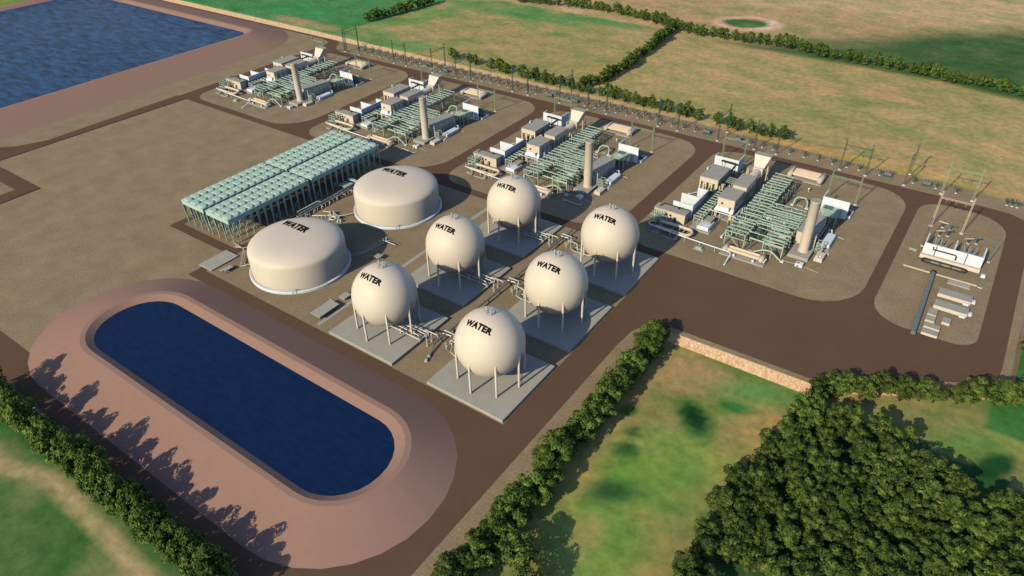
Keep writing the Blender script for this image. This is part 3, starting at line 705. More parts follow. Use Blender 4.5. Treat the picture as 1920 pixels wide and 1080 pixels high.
MB().lathe([(.1, 1.2), (.75, 4.3)], 53.4, 141.6, 14, True).lathe([(.12, 0), (.12, 1.2)], 53.4, 141.6, 8).build('hopper', 'beige', t)
# air intake
t = U('air_intake', 'tall beige flared air intake house on legs with duct', 'intake', (62, 160, 0), 'air intakes of the power units')
MB().hull8([(60, 157.3, 7.9), (64.2, 157.3, 7.9), (64.2, 162.9, 7.9), (60, 162.9, 7.9)], [(58.7, 160.2, 12), (65.5, 160.2, 12), (65.5, 163.2, 12), (58.7, 163.2, 12)]).build('hood', 'beige', t)
MB().box(58.6, 65.6, 160.1, 163.3, 12, 12.15).build('hood_roof', 'roof', t)
MB().box(60.1, 64.1, 156.4, 158.6, 5.2, 7.9).box(60.1, 64.1, 158.6, 162.8, 6.4, 7.9).build('plenum', 'beige', t)
MB().box(56.8, 60.0, 158.4, 161.6, 5.6, 5.8).build('platform', 'roof', t)
for (x, y) in ((58.2, 157.2), (60.3, 156.7), (63.9, 156.7), (65, 163), (65, 160.4), (59, 163), (57.2, 158.8), (57.2, 161.3)): MB().box(x - .17, x + .17, y - .17, y + .17, 0, 7.9 if y > 162 or x > 59.5 else 5.6).build('leg', 'beige', t)
MB().bar((65, 160.4, .3), (65, 163, 7.4), .18).build('brace', 'beige', t)
MB().tube([(61.9, 156.3, 5.9), (61.8, 147.2, 5.4)], 1.75, 20).build('duct', 'clad', t)
for y in (149.5, 153.5): MB().bar((60.4, y, 0), (60.4, y, 4.6), .22).bar((63.2, y, 0), (63.2, y, 4.6), .22).build('duct_support', 'beige', t)
# turbine enclosure and turbine hall
t = U('turbine_enclosure', 'lower beige turbine enclosure between hall and air intake', 'building', (61.4, 136, 0), 'turbine enclosures of the power units')
MB().box(59.2, 64.8, 135.9, 147, .3, 8.4).build('wall', 'clad', t); MB().box(59.0, 65.0, 135.7, 147.2, 8.4, 8.65).build('roof', 'roof', t)
for y in (136.5, 139.8, 143.2): MB().box(64.8, 64.88, y, y + 2, 3.6, 6.2).build('louvre', 'steel', t)
MB().box(57.4, 58.5, 135.2, 136.6, 5.4, 6.9).tube([(58.1, 135, 5), (58.1, 135, 8.3)], .28, 8).build('filter_box', 'vessel', t)
for k in range(3): MB().box(66, 67.6, 136 + k * 2.9, 138.4 + k * 2.9, .2, 1.8).build('skid', 'teal', t)
t = U('turbine_hall', 'tallest beige turbine hall raised on piers above the oil skid', 'building', (61.6, 123, 0), 'turbine halls of the power units')
MB().box(58.3, 65.0, 122.9, 132.4, 4.8, 8.5).build('wall', 'clad', t); MB().box(58.1, 65.2, 122.7, 132.6, 8.5, 8.75).build('roof', 'roof', t)
MB().hull8([(57.6, 121.9, 3.3), (65.3, 121.9, 3.3), (65.1, 133, 3.3), (58.2, 133, 3.3)], [(58.2, 122.8, 4.8), (65.1, 122.8, 4.8), (65.1, 133, 4.8), (58.2, 133, 4.8)]).build('skirt', 'white', t)
MB().tube([(60.2, 122.88, 6.4), (60.2, 122.7, 6.4)], .42, 14).build('exhaust_port', 'dark', t)
MB().box(58.0, 58.2, 126, 127.4, 5.6, 7.4).build('louvre', 'steel', t)
for y in (125, 128, 131): MB().box(65.0, 65.08, y, y + 1.8, 5.4, 7.6).build('louvre', 'steel', t)
for x in (58.4, 64.4):
    for y in (122.6, 127.6, 132.4): MB().box(x - .45, x + .45, y - .4, y + .4, .3, 3.3).build('pier', 'clad', t)
MB().box(57.6, 65.8, 121.4, 133.6, 0, .35).build('base_slab', 'concrete', t)
MB().bbox(59.6, 63.4, 124, 131, .35, 2.9, .3).build('condenser_box', 'steel', t)
MB().tube([(66.0, 120.4, 2.1), (66.0, 133.5, 2.4)], .5, 10).build('side_pipe', 'vessel', t)
MB().bar((63.6, 122.2, 4), (63.6, 122.2, 5.6), .5).build('front_pipe', 'steel', t)
# lubrication oil skid
t = U('oil_skid', 'white oil tank skid on a slab before the turbine hall', 'skid', (57.5, 108.3, 0), 'oil skids of the power units')
MB().bbox(53.6, 61.8, 108.2, 119.2, 0, .55, .06).build('slab', 'concrete', t)
MB().bbox(56.3, 60.9, 109.2, 115.6, .55, 1.9, .25).build('tank', 'white', t); MB().bbox(57.2, 60.3, 112.8, 117.6, 1.9, 2.7, .1).build('cover', 'roof', t)
MB().tube([(61.2, 110, 1.1), (61.2, 118, 1.1)], .28, 8).build('side_pipe', 'steel', t)
r_ = random.Random(4)
for k in range(7):
    x, y = 56.2 + r_.random() * 2, 109.6 + k * .7; MB().tube([(x, y, 1.8), (x + .3, y, 2.5), (x + 1.0, y + .1, 2.5)], .09, 6).build('valve', 'pipe', t)
for k in range(6):
    x, y = 54.2 + r_.random() * 1.6, 111.5 + k * 1.25; MB().tube([(x, y, .5), (x, y, 1.7), (x, y + 1.1, 1.7)], .11, 6).build('pipe', 'pipe', t)
t = U('overhead_pipe', 'white overhead pipe looping along the front of the turbine hall', 'pipe', (60, 121, 0), 'overhead pipes of the power units')
MB().tube([(55.6, 117.6, .3), (55.6, 118.2, 3.4), (56.0, 119.6, 3.9), (57.2, 119.8, 3.9), (65.4, 119.6, 3.9), (67.4, 119.4, 3.9)], .2, 8).build('pipe', 'pipe', t)
for x in (58, 61, 64.6): MB().bar((x, 119.7, .4), (x, 119.7, 3.7), .16).build('support', 'beige', t)
# main pipe rack and its side branch
t = U('pipe_rack', 'long teal pipe rack running beside the turbine hall', 'pipe rack', (72.3, 132, 0), 'long pipe racks of the power units')
rack(t, 68.8, 75.9, 105.5, 159.5, 6.1, 22, 3.9, pipes=(69.6, 71.2, 72.6, 74.2, 75.3), pr=.15, tray=(76.3, 76.9, 4.6), coldiv=3, w=.32, jit=1.0)
for y in (121, 144): MB().box(68.6, 69.0, y, y + .3, 0, 7.6).build('riser', 'teal', t)
r_ = random.Random(21)
for k in range(16):
    y = 107 + r_.random() * 50; x = 77.2 + r_.random() * 1.5; MB().tube([(75.6, y, 4.3), (x, y, 4.2), (x, y + .1, 0)], .13, 6).build('drop_pipe', 'teal_dark' if k % 3 else 'steel', t)
for k in range(26):
    y = 106 + r_.random() * 52; xa = 69.2 + r_.random() * 3; MB().tube([(xa, y, 5.0), (xa + 2 + r_.random() * 2.5, y, 5.0), (xa + 2 + r_.random() * 2, y + .8, 4.2)], .12, 6).build('cross_pipe', ('steel', 'pipe', 'teal_dark')[k % 3], t)
t = U('hall_pipework', 'tangle of grey and teal pipes between turbine hall and long rack', 'pipework', (67, 120, 0), 'side pipework of the power units')
for k in range(22):
    y = 108 + r_.random() * 36; x = 65.8 + r_.random() * 2.2; MB().tube([(x, y, 0), (x, y, 1 + r_.random() * 2.6), (x + r_.uniform(-.6, .6), y + 1.5, 1 + r_.random() * 2.6), (x, y + 2.4, .1)], .15, 6).build('pipe', ('steel', 'teal', 'pipe', 'teal_dark')[k % 4], t)
for k in range(6):
    x, y = 66 + r_.random() * 1.5, 109 + k * 2.1; MB().box(x - .5, x + .5, y - .4, y + .4, 0, .9).build('valve_box', 'steel' if k % 2 else 'white', t)
t = U('branch_rack', 'teal branch rack reaching from long rack to the stack', 'pipe rack', (83, 120, 0), 'branch pipe racks of the power units')
b0 = [(82.4, 89.3, 106.7, 115.7, 4), (76.6, 89.3, 116.6, 131.8, 8)]
rb = random.Random(55)
for (xa, xb, ya, yb, nb) in b0:
    for k in range(nb + 1):
        y = ya + (yb - ya) * k / nb + (rb.random() - .5) * .8 * (0 < k < nb)
        MB().box(xa - .1 - rb.random() * .5, xb + .1 + rb.random() * .4 - (2.2 * rb.random() if k % 3 == 1 else 0), y - .15, y + .15, 5.8, 6.1).build('crossbeam', 'teal', t)
        if k % 2 == 0: MB().box(xa, xb, y - .13, y + .13, 4.2, 4.45).build('crossbeam', 'teal', t)
    for x in [xa + (xb - xa) * q / 2 for q in range(3)] if xb - xa > 10 else (xa, xb):
        MB().box(x - .11, x + .11, ya, yb, 5.5, 5.78).box(x - .1, x + .1, ya, yb, 3.93, 4.18).build('edge_beam', 'teal', t)
        for y in (ya, (ya + yb) / 2, yb): MB().box(x - .15, x + .15, y - .15, y + .15, 0, 5.5).build('column', 'teal', t)
for x0 in (82.4, 89.3): MB().bar((x0, 106.7, 5.4), (x0 + (-.0), 111.2, .3), .16).build('brace', 'teal', t)
MB().bar((82.6, 106.7, 5.3), (88.8, 106.7, .4), .2).build('brace', 'teal', t)
for k in range(9):
    xx = 77 + rb.random() * 11; yy = 117 + rb.random() * 11; MB().bar((xx, yy, 5.9), (xx + rb.uniform(-1, 2.2), yy + 3.4, 5.9), .2).build('plan_brace', 'teal', t)
for k in range(7):
    xx = 77 + rb.random() * 9; yy = 107.5 + rb.random() * 23; MB().box(xx, xx + 1.6 + rb.random() * 1.6, yy, yy + 1.0, 4.6, 5.1).build('platform', ('roof', 'white', 'teal')[k % 3], t) if xx > 82.6 or yy > 117 else None
b = MB().bar((76.6, 131.9, 7.5), (89.3, 131.9, 7.5), .24)
for k in range(8):
    x = 76.6 + 12.7 * k / 7; b.bar((x, 131.9, 6.1), (x, 131.9, 7.5), .15)
    if k < 7: b.bar((x, 131.9, 6.1 + 1.4 * (k % 2)), (x + 12.7 / 7, 131.9, 7.5 - 1.4 * (k % 2)), .12)
b.build('truss', 'teal', t)
MB().bar((75.9, 109.2, 6.0), (82.4, 109.2, 6.0), .28).build('link_beam', 'teal', t); MB().tube([(76, 107.6, 4.4), (82.4, 107.4, 4.4), (89, 107.2, 4.4)], .3, 8).build('pipe', 'teal', t)
for q in range(8): MB().tube([(77 + q * 1.6, 116.8, 5.0), (77 + q * 1.6, 131.6, 5.0)], .15, 6).build('pipe', 'teal_dark' if q % 2 else 'teal', t)
r_ = random.Random(8)
for k in range(14):
    y = 107 + r_.random() * 24; MB().tube([(89.6, y, 5.4 - r_.random() * 3), (90.0 - .3, y + .2, 2), (89.7, y + r_.random(), 0)], .13, 6).build('drop_pipe', 'teal_dark', t)
# knee braces at the rack's road end
MB().bar((69.2, 105.3, 5.3), (74.6, 105.3, .3), .2).build('end_brace', 'teal', UNIT[-2][0])
# stack and heat recovery casing
t = U('exhaust_stack', 'tall beige cylindrical exhaust stack', 'stack', (94.6, 114.9, 0), 'exhaust stacks of the power units')
MB().bbox(90.6, 97.7, 110, 118.7, 0, 1.3, .06).build('foundation', 'concrete', t)
MB().lathe([(1.75, 1.3), (1.72, 21.2), (1.8, 21.25), (1.8, 21.6)], 94.6, 114.9, 36, True, close=False).build('shaft', 'beige', t)
MB().lathe([(1.8, 21.6), (1.5, 21.66), (1.45, 21.5), (.01, 21.5)], 94.6, 114.9, 36, False).build('flue_mouth', 'roof', t)
MB().lathe([(1.95, 1.3), (1.95, 1.6), (1.75, 1.7)], 94.6, 114.9, 36, False, close=False).build('base_flange', 'beige', t)
t = U('heat_recovery_casing', 'long beige boiler casing behind the stack', 'boiler', (93.4, 119, 0), 'boiler casings of the power units')
MB().box(90.2, 96.4, 118.9, 135.3, 0, 5.9).build('casing', 'clad', t); MB().box(90.1, 96.5, 118.8, 135.4, 5.9, 6.1).build('roof', 'roof', t)
MB().box(92.9, 96.2, 117, 118.8, 1.3, 4.8).build('stack_inlet', 'clad', t)
for k in range(6): MB().box(96.4, 96.6, 119.8 + k * 2.6, 120.0 + k * 2.6, .1, 5.85).build('stiffener', 'clad', t)
b = MB()
for k in range(9): b.box(96.5, 97.25, 118.4, 119.0, .3 + k * .68, .7 + k * .68)
b.box(96.85, 97.0, 118.45, 119.05, .2, 6.6).build('ladder_cage', 'beige', t)
MB().tube([(97.0, 119, 6.4), (97.0, 121.5, 6.4)], .14, 6).tube([(97.3, 124, 3.4), (97.3, 133, 3.4)], .2, 8).tube([(97.0, 124, 1.8), (97.0, 134, 2.2)], .25, 8).build('side_pipe', 'steel', t)
MB().box(91.2, 93.0, 135.4, 139, 2, 5.2).build('inlet_duct', 'clad', t)
# steam header frame in front of the eastern fire wall
t = U('header_frame', 'teal header frame packed with pipes before the eastern white wall', 'pipe frame', (95.5, 142, 0), 'header frames of the power units')
for x in (92.4, 94.6, 96.8, 98.8):
    for y in (138.4, 142.2, 146.2): MB().box(x - .14, x + .14, y - .14, y + .14, 0, 4.6).build('column', 'teal', t)
for k in range(9):
    y = 138.4 + 7.8 * k / 8; MB().box(92.2, 99, y - .12, y + .12, 4.6, 4.85).build('crossbeam', 'teal', t)
for x in (92.4, 98.8): MB().box(x - .12, x + .12, 138.2, 146.4, 4.3, 4.58).box(x - .12, x + .12, 138.2, 146.4, 2.4, 2.6).build('edge_beam', 'teal', t)
MB().box(92.8, 96, 143.2, 146.2, 4.86, 4.98).build('grating', 'teal_dark', t)
r_ = random.Random(31)
for k in range(20):
    x, y = 92.6 + r_.random() * 6, 138.6 + r_.random() * 7; MB().tube([(x, y, 0), (x, y, 2 + r_.random() * 2.4), (x + r_.uniform(-1.5, 1.5), y + r_.uniform(-1, 1), 4.2)], .14, 6).build('pipe', ('teal_dark', 'teal', 'steel')[k % 3], t)
for k in range(4): MB().box(94 + k * 1.3, 94.5 + k * 1.3, 144.6 - k * .5, 145.2 - k * .5, 3.2, 3.7).build('valve', 'white', t)
# eastern fire wall and transformer bund
t = U('eastern_fire_wall', 'white fire wall east of the boiler casing', 'wall', (96, 147.9, 0), 'white fire walls of the power units')
panelled(t, 91.1, 101, 147.9, 148.25, 0, 7.3); panelled(t, 91.1, 91.4, 148.3, 154, 0, 7.3)
t = U('transformer', 'grey step-up transformer in a white bund behind the eastern wall', 'transformer', (97, 151.5, 0), 'step-up transformers of the power units')
for (x0, x1, y0, y1) in ((92.6, 102.2, 149.3, 149.7), (92.6, 102.2, 154.8, 155.2), (92.6, 93, 149.7, 154.8), (101.8, 102.2, 149.7, 154.8)): MB().box(x0, x1, y0, y1, 0, 1.0).build('bund_wall', 'white', t)
MB().bbox(95, 100, 150.6, 153.6, .3, 3.0, .2).build('tank', 'teal_dark', t)
for s_ in (-1.4, 0, 1.4): MB().tube([(97.5 + s_, 152, 3.0), (97.5 + s_, 152.5, 4.6)], [.22, .13], 8).build('bushing', 'porcelain', t)
MB().tube([(95.4, 153, 3.7), (99.6, 153, 3.7)], .4, 10).build('conservator', 'teal_dark', t)
# gantries of the unit
t = make_gantry(9.7, 12.3, 'green_post', 'x', 'unit_gantry'); t.location = (41, 173.4, 0); t['group'] = 'gantries of the power units'; UNIT.append((t, 'pale green gantry behind the rear white wall'))
t = make_gantry(11, 12.3, 'green_post', 'x', 'unit_gantry'); t.location = (90.1, 162, 0); t['group'] = 'gantries of the power units'; UNIT.append((t, 'pale green gantry behind the eastern white wall'))
# coolers
def cooler(t, x0, x1, y0, y1, zc, r, ys_, slab):
    MB().bbox(*slab, 0, .5, .05).build('slab', 'concrete', t)
    for x in (x0, x1):
        MB().tube([(x, y0 - .3, zc), (x, y0, zc), (x, y1, zc), (x, y1 + .3, zc)], [r * .6, r, r, r * .6], 16).build('header', 'vessel', t)
        for y in (y0 + .5, y1 - .5): MB().box(x - r * .6, x + r * .6, y - .25, y + .25, .5, zc - r * .6).build('saddle', 'concrete', t)
    for (y, rr, dz_) in ys_: MB().tube([(x0 + r * .5, y, zc + dz_), (x1 - r * .5, y, zc + dz_)], rr, 14).build('tube', 'orange', t)
    for q in (.06, .94): MB().bar((x0 + (x1 - x0) * q, ys_[0][0] - .3, zc + 1.05), (x0 + (x1 - x0) * q, ys_[-1][0] + .3, zc + 1.05), .14).build('strap', 'dark', t)
t = U('tube_cooler', 'beige four-tube cooler with two end drums beside the far road', 'cooler', (77.8, 171, 0), 'four-tube coolers of the power units')
cooler(t, 71.8, 84.2, 170.8, 178.4, 1.6, 1.05, [(172.6, .75, 0), (174.2, .75, .1), (175.8, .75, .1), (177.3, .75, 0)], (70.8, 85.2, 170.2, 179))
t = U('twin_tube_cooler', 'beige twin-tube cooler on a slab at the road end', 'cooler', (77.8, 98.2, 0), 'twin-tube coolers of the power units')
cooler(t, 71.2, 84.4, 99.4, 102.8, 1.6, .95, [(100.3, .62, 0), (102, .62, .2)], (69.8, 86, 98, 103.8))
for x in (74.6, 81.6): MB().box(x, x + .8, 98.5, 99.2, .5, 1.3).build('cabinet', 'white', t)
for y in (99.6, 100.6, 101.8): MB().tube([(85.3, y, 1.2), (85.8, y, 1.2)], .35, 10).build('valve', 'pipe', t)
t = U('white_pipe', 'long white elevated pipe along the front road edge', 'pipe', (57, 98.5, 0), 'white front pipes of the power units')
MB().tube([(41.8, 104.5, 1.5), (40.6, 103.4, 1.7), (40.2, 101.2, 1.8), (41, 100.4, 1.8), (52.9, 98.9, 2), (73.2, 98.2, 2), (74.0, 97.8, 1.9), (74.2, 97, 1.6), (74.2, 92.6, .3)], .24, 8).build('pipe', 'white', t)
for x in (45, 50, 56, 62, 68): MB().bar((x, 99.9 - (x - 41) * .055, 0), (x, 99.9 - (x - 41) * .055, 1.6), .16).build('support', 'beige', t)
MB().box(52.2, 53.4, 97.9, 99.3, 0, .7).tube([(52.8, 98.9, .5), (52.8, 98.9, 2.6)], .3, 8).build('valve', 'teal', t)
MB().box(73.9, 74.5, 92.0, 92.6, 0, .4).build('footing', 'white', t)
t = U('surface_condenser', 'beige looped twin tubes lying before the control building', 'vessel', (49, 102, 0), 'looped vessels of the power units')
MB().tube([(43.5, 104.6, 2.0), (55.2, 104.6, 2.0), (56.4, 104.2, 2.0), (57.0, 103.2, 1.9), (57.0, 101.9, 1.8), (56.4, 100.9, 1.7), (55.2, 100.5, 1.6), (43.5, 100.5, 1.6)], .62, 12).build('loop_tube', 'orange', t)
for x in (44.6, 49.2, 53.6): MB().box(x - .25, x + .25, 100.2, 105, 0, 1.2).build('saddle', 'concrete', t)
MB().tube([(52.4, 102.4, .2), (52.4, 102.4, 3.2)], .13, 6).build('riser', 'pipe', t)
MB().box(43.0, 46, 98.1, 99.4, 0, .5).box(47.6, 53, 97.4, 98.8 - .9, 0, .45).build('slab', 'concrete', t)
t = U('valve_tower', 'teal valve tower crowded with pipes at the control building corner', 'pipe frame', (41.6, 105.5, 0), 'valve towers of the power units')
for x in (39.6, 41.6, 43.6):
    for y in (104, 106, 108): MB().box(x - .1, x + .1, y - .1, y + .1, 0, 4.4).build('column', 'teal', t)
b = MB()
for z in (1.6, 3.0, 4.3):
    for q in (39.6, 41.6, 43.6): b.bar((q, 104, z), (q, 108, z), .18)
    for q in (104, 106, 108): b.bar((39.6, q, z), (43.6, q, z), .18)
b.build('frame', 'teal', t); b = MB()
for (x, y) in ((39.6, 104), (43.6, 104)): b.bar((x, y, .2), (x, 108, 4.2), .13)
b.bar((39.6, 104, .2), (43.6, 104, 4.2), .13).build('brace', 'teal', t)
r_ = random.Random(17)
for k in range(12): x, y = 39.8 + r_.random() * 6, 104.2 + r_.random() * 3.6; MB().tube([(x, y, 0), (x, y, 1.5 + r_.random() * 2.6)], .15, 6).build('pipe', ('teal_dark', 'teal', 'pipe')[k % 3], t)
t = U('sample_shelter', 'small teal box on a grey slab beside the white pipe', 'cabinet', (62.7, 97.2, 0), 'small teal cabinets of the power units')
MB().box(60.9, 64.5, 95.8, 98.0 - .4, 0, .4).build('slab', 'concrete', t); MB().box(61.6, 63.8, 96.2, 97.2, .4, 1.1).build('cabinet', 'teal', t)
# pipe arches
t = U('pipe_arch', 'teal arched pipe bridge at the road end of the rack', 'pipe arch', (84.5, 105, 0), 'pipe arches at the racks')
MB().tube([(78.9, 105.1, .2), (83.4, 104.6, 3.0), (86.0, 105.0, 3.0), (90.3, 104.9, .2)], .3, 8).build('pipe', 'teal', t); MB().tube([(79.3, 105.7, .2), (83.5, 105.3, 3.0), (86.0, 105.7, 3.0), (90.1, 105.5, .2)], .2, 8).build('pipe', 'teal_dark', t)
for x in (78.6, 90.3): MB().box(x - .6, x + .6, 104.6, 106, 0, .5).build('footing', 'white', t)
for x in (83.5, 86): MB().bar((x, 105, 0), (x, 105, 2.8), .17).build('leg', 'beige', t)
t = U('pipe_loop', 'teal hooped pipe on two white feet in the open gravel', 'pipe arch', (83.3, 149, 0), 'hooped pipes of the power units')
MB().tube([(80.6, 148.3, .2), (80.8, 149.6, 2.2), (81.8, 150.3, 3.0), (84.4, 150.7, 3.0), (85.6, 149.8, 2.2), (86.1, 148.3, .2)], .32, 8).build('pipe', 'teal', t); MB().tube([(81.2, 148.5, .2), (81.4, 150.1, 2.0), (82.2, 150.8, 2.7), (84.0, 151.1, 2.7), (85.1, 150.2, 1.9), (85.5, 148.6, .2)], .2, 8).build('pipe', 'teal_dark', t)
for x in (80.4, 86.1): MB().box(x - .6, x + .6, 147.5, 148.5, 0, .5).build('footing', 'white', t)
MB().box(82.0, 84.6, 148.4, 149.8, 0, .3).build('slab', 'concrete', t)
t = U('vent_post', 'short white vent post standing alone on the gravel', 'vent', (82.4, 163, 0), 'vent posts of the power units')
MB().tube([(82.4, 163, 0), (82.4, 163, 1.3)], .25, 10).build('pipe', 'pipe', t); MB().lathe([(.4, 1.3), (.42, 1.55), (.1, 1.75)], 82.4, 163, 12).build('cap', 'white', t)
# eastern skids
t = U('pump_skid', 'white-roofed pump skid on a slab beside the boiler casing', 'skid', (99.5, 126, 0), 'white pump skids of the power units')
MB().box(97.4, 102, 120.8, 133, 0, .45).build('slab', 'concrete', t); MB().bbox(98.6, 101.6, 122.2, 131.4, .7, 1.9, .15).build('roof', 'white', t)
MB().box(98.9, 101.3, 122.5, 131.1, .45, .7).build('body', 'steel', t)
MB().tube([(98.0, 123, 1.5), (98.0, 132.4, 1.5)], .3, 8).build('pipe', 'steel', t); MB().tube([(98.6, 132.2, .4), (98.6, 132.8, 2.2), (99.4, 133.2, 2.2), (99.8, 133.4, .4)], .3, 8).build('elbow', 'white', t)
MB().box(101.4, 102.6, 118.6, 119.4, 0, .5).build('footing', 'white', t); MB().tube([(102, 132.6, .5), (104.4, 132.2, .4)], .12, 6).build('drain_pipe', 'pipe', t)
t = U('stair_tower', 'small teal lattice stair tower next to the stack', 'stair', (99, 119, 0), 'stair towers of the power units')
for x in (98, 100.1):
    for y in (118, 120.4): MB().box(x - .1, x + .1, y - .1, y + .1, 0, 4.2).build('post', 'teal', t)
b = MB()
for z in (1.4, 2.8, 4.1):
    for x in (98, 100.1): b.bar((x, 118, z), (x, 120.4, z), .16)
    for y in (118, 120.4): b.bar((98, y, z), (100.1, y, z), .16)
b.build('frame', 'teal', t); b = MB()
for z in (.1, 1.5, 2.9): b.bar((98, 118, z), (100.1, 118, z + 1.2), .15).bar((100.1, 118, z), (98, 118, z + 1.2), .12)
b.build('flight', 'teal', t)
t = U('equipment_block', 'plain beige equipment block beside the stack foundation', 'cabinet', (100.5, 115, 0), 'beige equipment blocks of the power units')
MB().bbox(99.2, 102, 112.2, 117.2, 0, 1.5, .06).build('body', 'clad', t); MB().box(99.6, 100.2, 112.8, 113.5, 1.5, 1.8).box(100.5, 101.2, 113.6, 114.2, 1.5, 1.75).build('vent', 'white', t)
t = U('white_cabinet', 'small white cabinet on the gravel in front of the stack', 'cabinet', (96, 106.2, 0), 'white cabinets of the power units')
MB().bbox(94.8, 97.3, 105.1, 107.3, 0, 1.25, .1).build('body', 'white', t); MB().box(95.4, 96.1, 105.03, 105.1, .2, .9).build('door', 'steel', t); MB().box(95.2, 96, 106, 106.4, 1.25, 1.4).build('vent', 'dark', t)
b = MB().tube([(88, 106, .15), (94.6, 106.6, .15)], .07, 5).tube([(97.6, 106.4, .15), (103, 105.4, .15)], .07, 5)
tt = b.build('ground_conduit', 'pipe'); tag(tt, '', 'conduit', 'conduits of the power units'); UNIT.append((tt, 'thin pale conduit on the gravel beside the white cabinet'))
GP = MB().tube([(93.0, 100.2, .3), (91.9, 100.2, .3), (91.6, 100.6, .3), (92.0, 101.2, .3), (98.8, 100.6, .3), (99.4, 101.2, .3), (99.4, 102.4, .3)], .16, 6)
for k in (2, 3): tag(GP.build('ground_pipe', 'white', None, (93, 100, 0)), 'bent white pipe on the gravel before the stack, ' + ('second farthest', 'second nearest')[k - 2] + ' power unit', 'pipe', 'bent ground pipes').location = (93 - 89.4 * (4 - k), 100, 0)
UD = {4: 'nearest power unit', 3: 'second nearest power unit', 2: 'second farthest power unit', 1: 'farthest power unit'}
for (t, lab) in list(UNIT):
    base = t.location.copy()
    t['label'] = lab + ', ' + UD[4]
    for k in (1, 2, 3):
        if t.name.startswith('white_pipe') and k == 9: continue
        c_ = copy_tree(t); c_.location = base + Vector((-89.4 * (4 - k), 0, 0)); c_['label'] = lab + ', ' + UD[k]

# ------------------------------------------------------------------ substation inside the eastern loop
t = thing('substation_wall', 'white three-winged fire wall of the substation', 'wall', (138.8, 136.5, 0))
panelled(t, 129.6, 148, 136.6, 137, 0, 5.6); MB().box(129.4, 148.2, 135.5, 136.55, 0, 1.5).build('sill', 'beige', t)
for x in (129.6, 138.6, 147.6): panelled(t, x, x + .4, 137.05, 144.4, 0, 5.6, 'wing')
t = thing('wall_duct', 'black bent duct across the white substation wall', 'duct', (137, 136, 0))
MB().tube([(132.6, 136.2, 5.0), (132.6, 136.2, 4.0), (139.7, 136.2, 4.0), (140.1, 136.2, 3.6), (140.1, 136.2, 2.2)], .24, 8).build('duct', 'dark', t)
for x in (133.5, 143.0): MB().tube([(x, 136.4, 1.5), (x, 136.4, 5.6)], .13, 6).build('dark_upright', 'dark', t)  # two thin dark uprights against the wall face
t = thing('cable_loop', 'black oval cable loop on the gravel before the substation wall', 'cable', (137.6, 134, 0))
lp = rrect(130.6, 144.6, 132.8, 135.2, 1.15, 5); MB().tube([(x, y, .35) for x, y in lp] + [(*lp[0], .35)], .33, 8, False).build('cable', 'dark', t)
for k in range(3): tag(MB().box(133.4 + 3.4 * k, 136.0 + 3.4 * k, 133.7, 134.4, 0, .45).build('kerb_block', 'concrete'), 'grey block inside the black cable loop, ' + ('left', 'middle', 'right')[k] + ' of three', 'block', 'blocks inside the cable loop')
for k, x in enumerate((134.2, 143.2)):
    t = thing('substation_transformer', 'dark transformer behind the white substation wall, ' + ('left', 'right')[k] + ' bay', 'transformer', (x, 141, 0), 'substation transformers')
    MB().bbox(x - 2.6, x + 2.6, 138.6, 142.4, .3, 3.4, .2).build('tank', 'steel', t); MB().box(x - 3.2, x + 3.2, 137.9, 143.4, 0, .3).build('base', 'concrete', t)
    for q in range(3):
        MB().tube([(x - 1.5 + q * 1.5, 141.4, 3.4), (x - 2 + q * 2, 142.6, 5.8)], [.3, .12], 8).build('bushing', 'porcelain', t)
    MB().tube([(x - 2.2, 139.4, 4.2), (x + 2, 139.4, 4.2)], .5, 10).build('conservator', 'steel', t)
for k, (x, y, rz) in enumerate(((133.9, 155.4, 25), (143.4, 155.2, 28), (134, 161.6, -12))):
    t = thing('disconnector', ('orange-tipped disconnector left of the orange gantry', 'grey disconnector right of the gantry foot', 'grey disconnector between the orange gantry posts')[k], 'disconnector', (x, y, 0), 'disconnectors in the substation')
    for sx in (-1.4, 1.4):
        MB().box(x + sx - .4, x + sx + .4, y - .4, y + .4, 0, .35).build('footing', 'white', t); MB().bar((x + sx, y, .35), (x + sx, y, 2.2), .3).build('leg', 'yard_post', t)
        for s_ in (-.5, .5): MB().tube([(x + sx + s_, y, 2.4), (x + sx + s_ * 1.6, y, 3.5)], [.17, .1], 7).build('insulator', 'porcelain', t)
    MB().bar((x - 3, y - .3, 2.3), (x + .2, y, 2.3), .34).build('beam', 'orange', t); MB().bar((x + .2, y, 2.3), (x + 3, y + .5, 2.3), .36).build('beam', 'steel', t)
    t.rotation_euler = (0, 0, R(rz))
tag(MB().box(125.9, 148.7, 126.5, 126.9, 0, .45).build('kerb_beam', 'orange'), 'long thin pale orange beam lying across the substation gravel', 'beam')
t = thing('culvert_pipe', 'thick dark grey pipe lying from the orange beam to the road', 'pipe', (135.8, 106, 0))
MB().tube([(135.3, 126.0, .9), (136.2, 87.6, .9)], .72, 16).build('pipe', 'steel', t); MB().tube([(135.3, 126.4, .9), (135.3, 125.7, .9)], .95, 16).build('end_collar', 'dark', t)
def cab(name, label, cat, x0, x1, y0, y1, h, extra=(), group=None):
    t = thing(name, label, cat, ((x0 + x1) / 2, y0, 0), group)
    MB().box(x0, x1, y0, y1, .0, h).build('wall', 'beige', t); MB().box(x0 - .05, x1 + .05, y0 - .03, y1 + .03, h, h + .12).build('roof', 'roof', t)
    for e in extra: MB().box(*e, 0, h * .7).build('porch', 'white', t)
for k, y in enumerate((113.6, 105.9)):
    cab('long_cabin', 'long grey-roofed cabin with white porches, ' + ('nearer the orange beam' if k == 0 else 'nearer the small sheds'), 'cabin', 138.8, 148.4, y, y + 3.8, 1.3,
        ((138.9, 140.2, y + 3.9, y + 4.7), (142, 143.4, y + 3.9, y + 4.7), (148.55, 149.6, y + 1.4, y + 2.8), (146.4, 148, y - .8, y - .1)), 'long cabins in the substation')
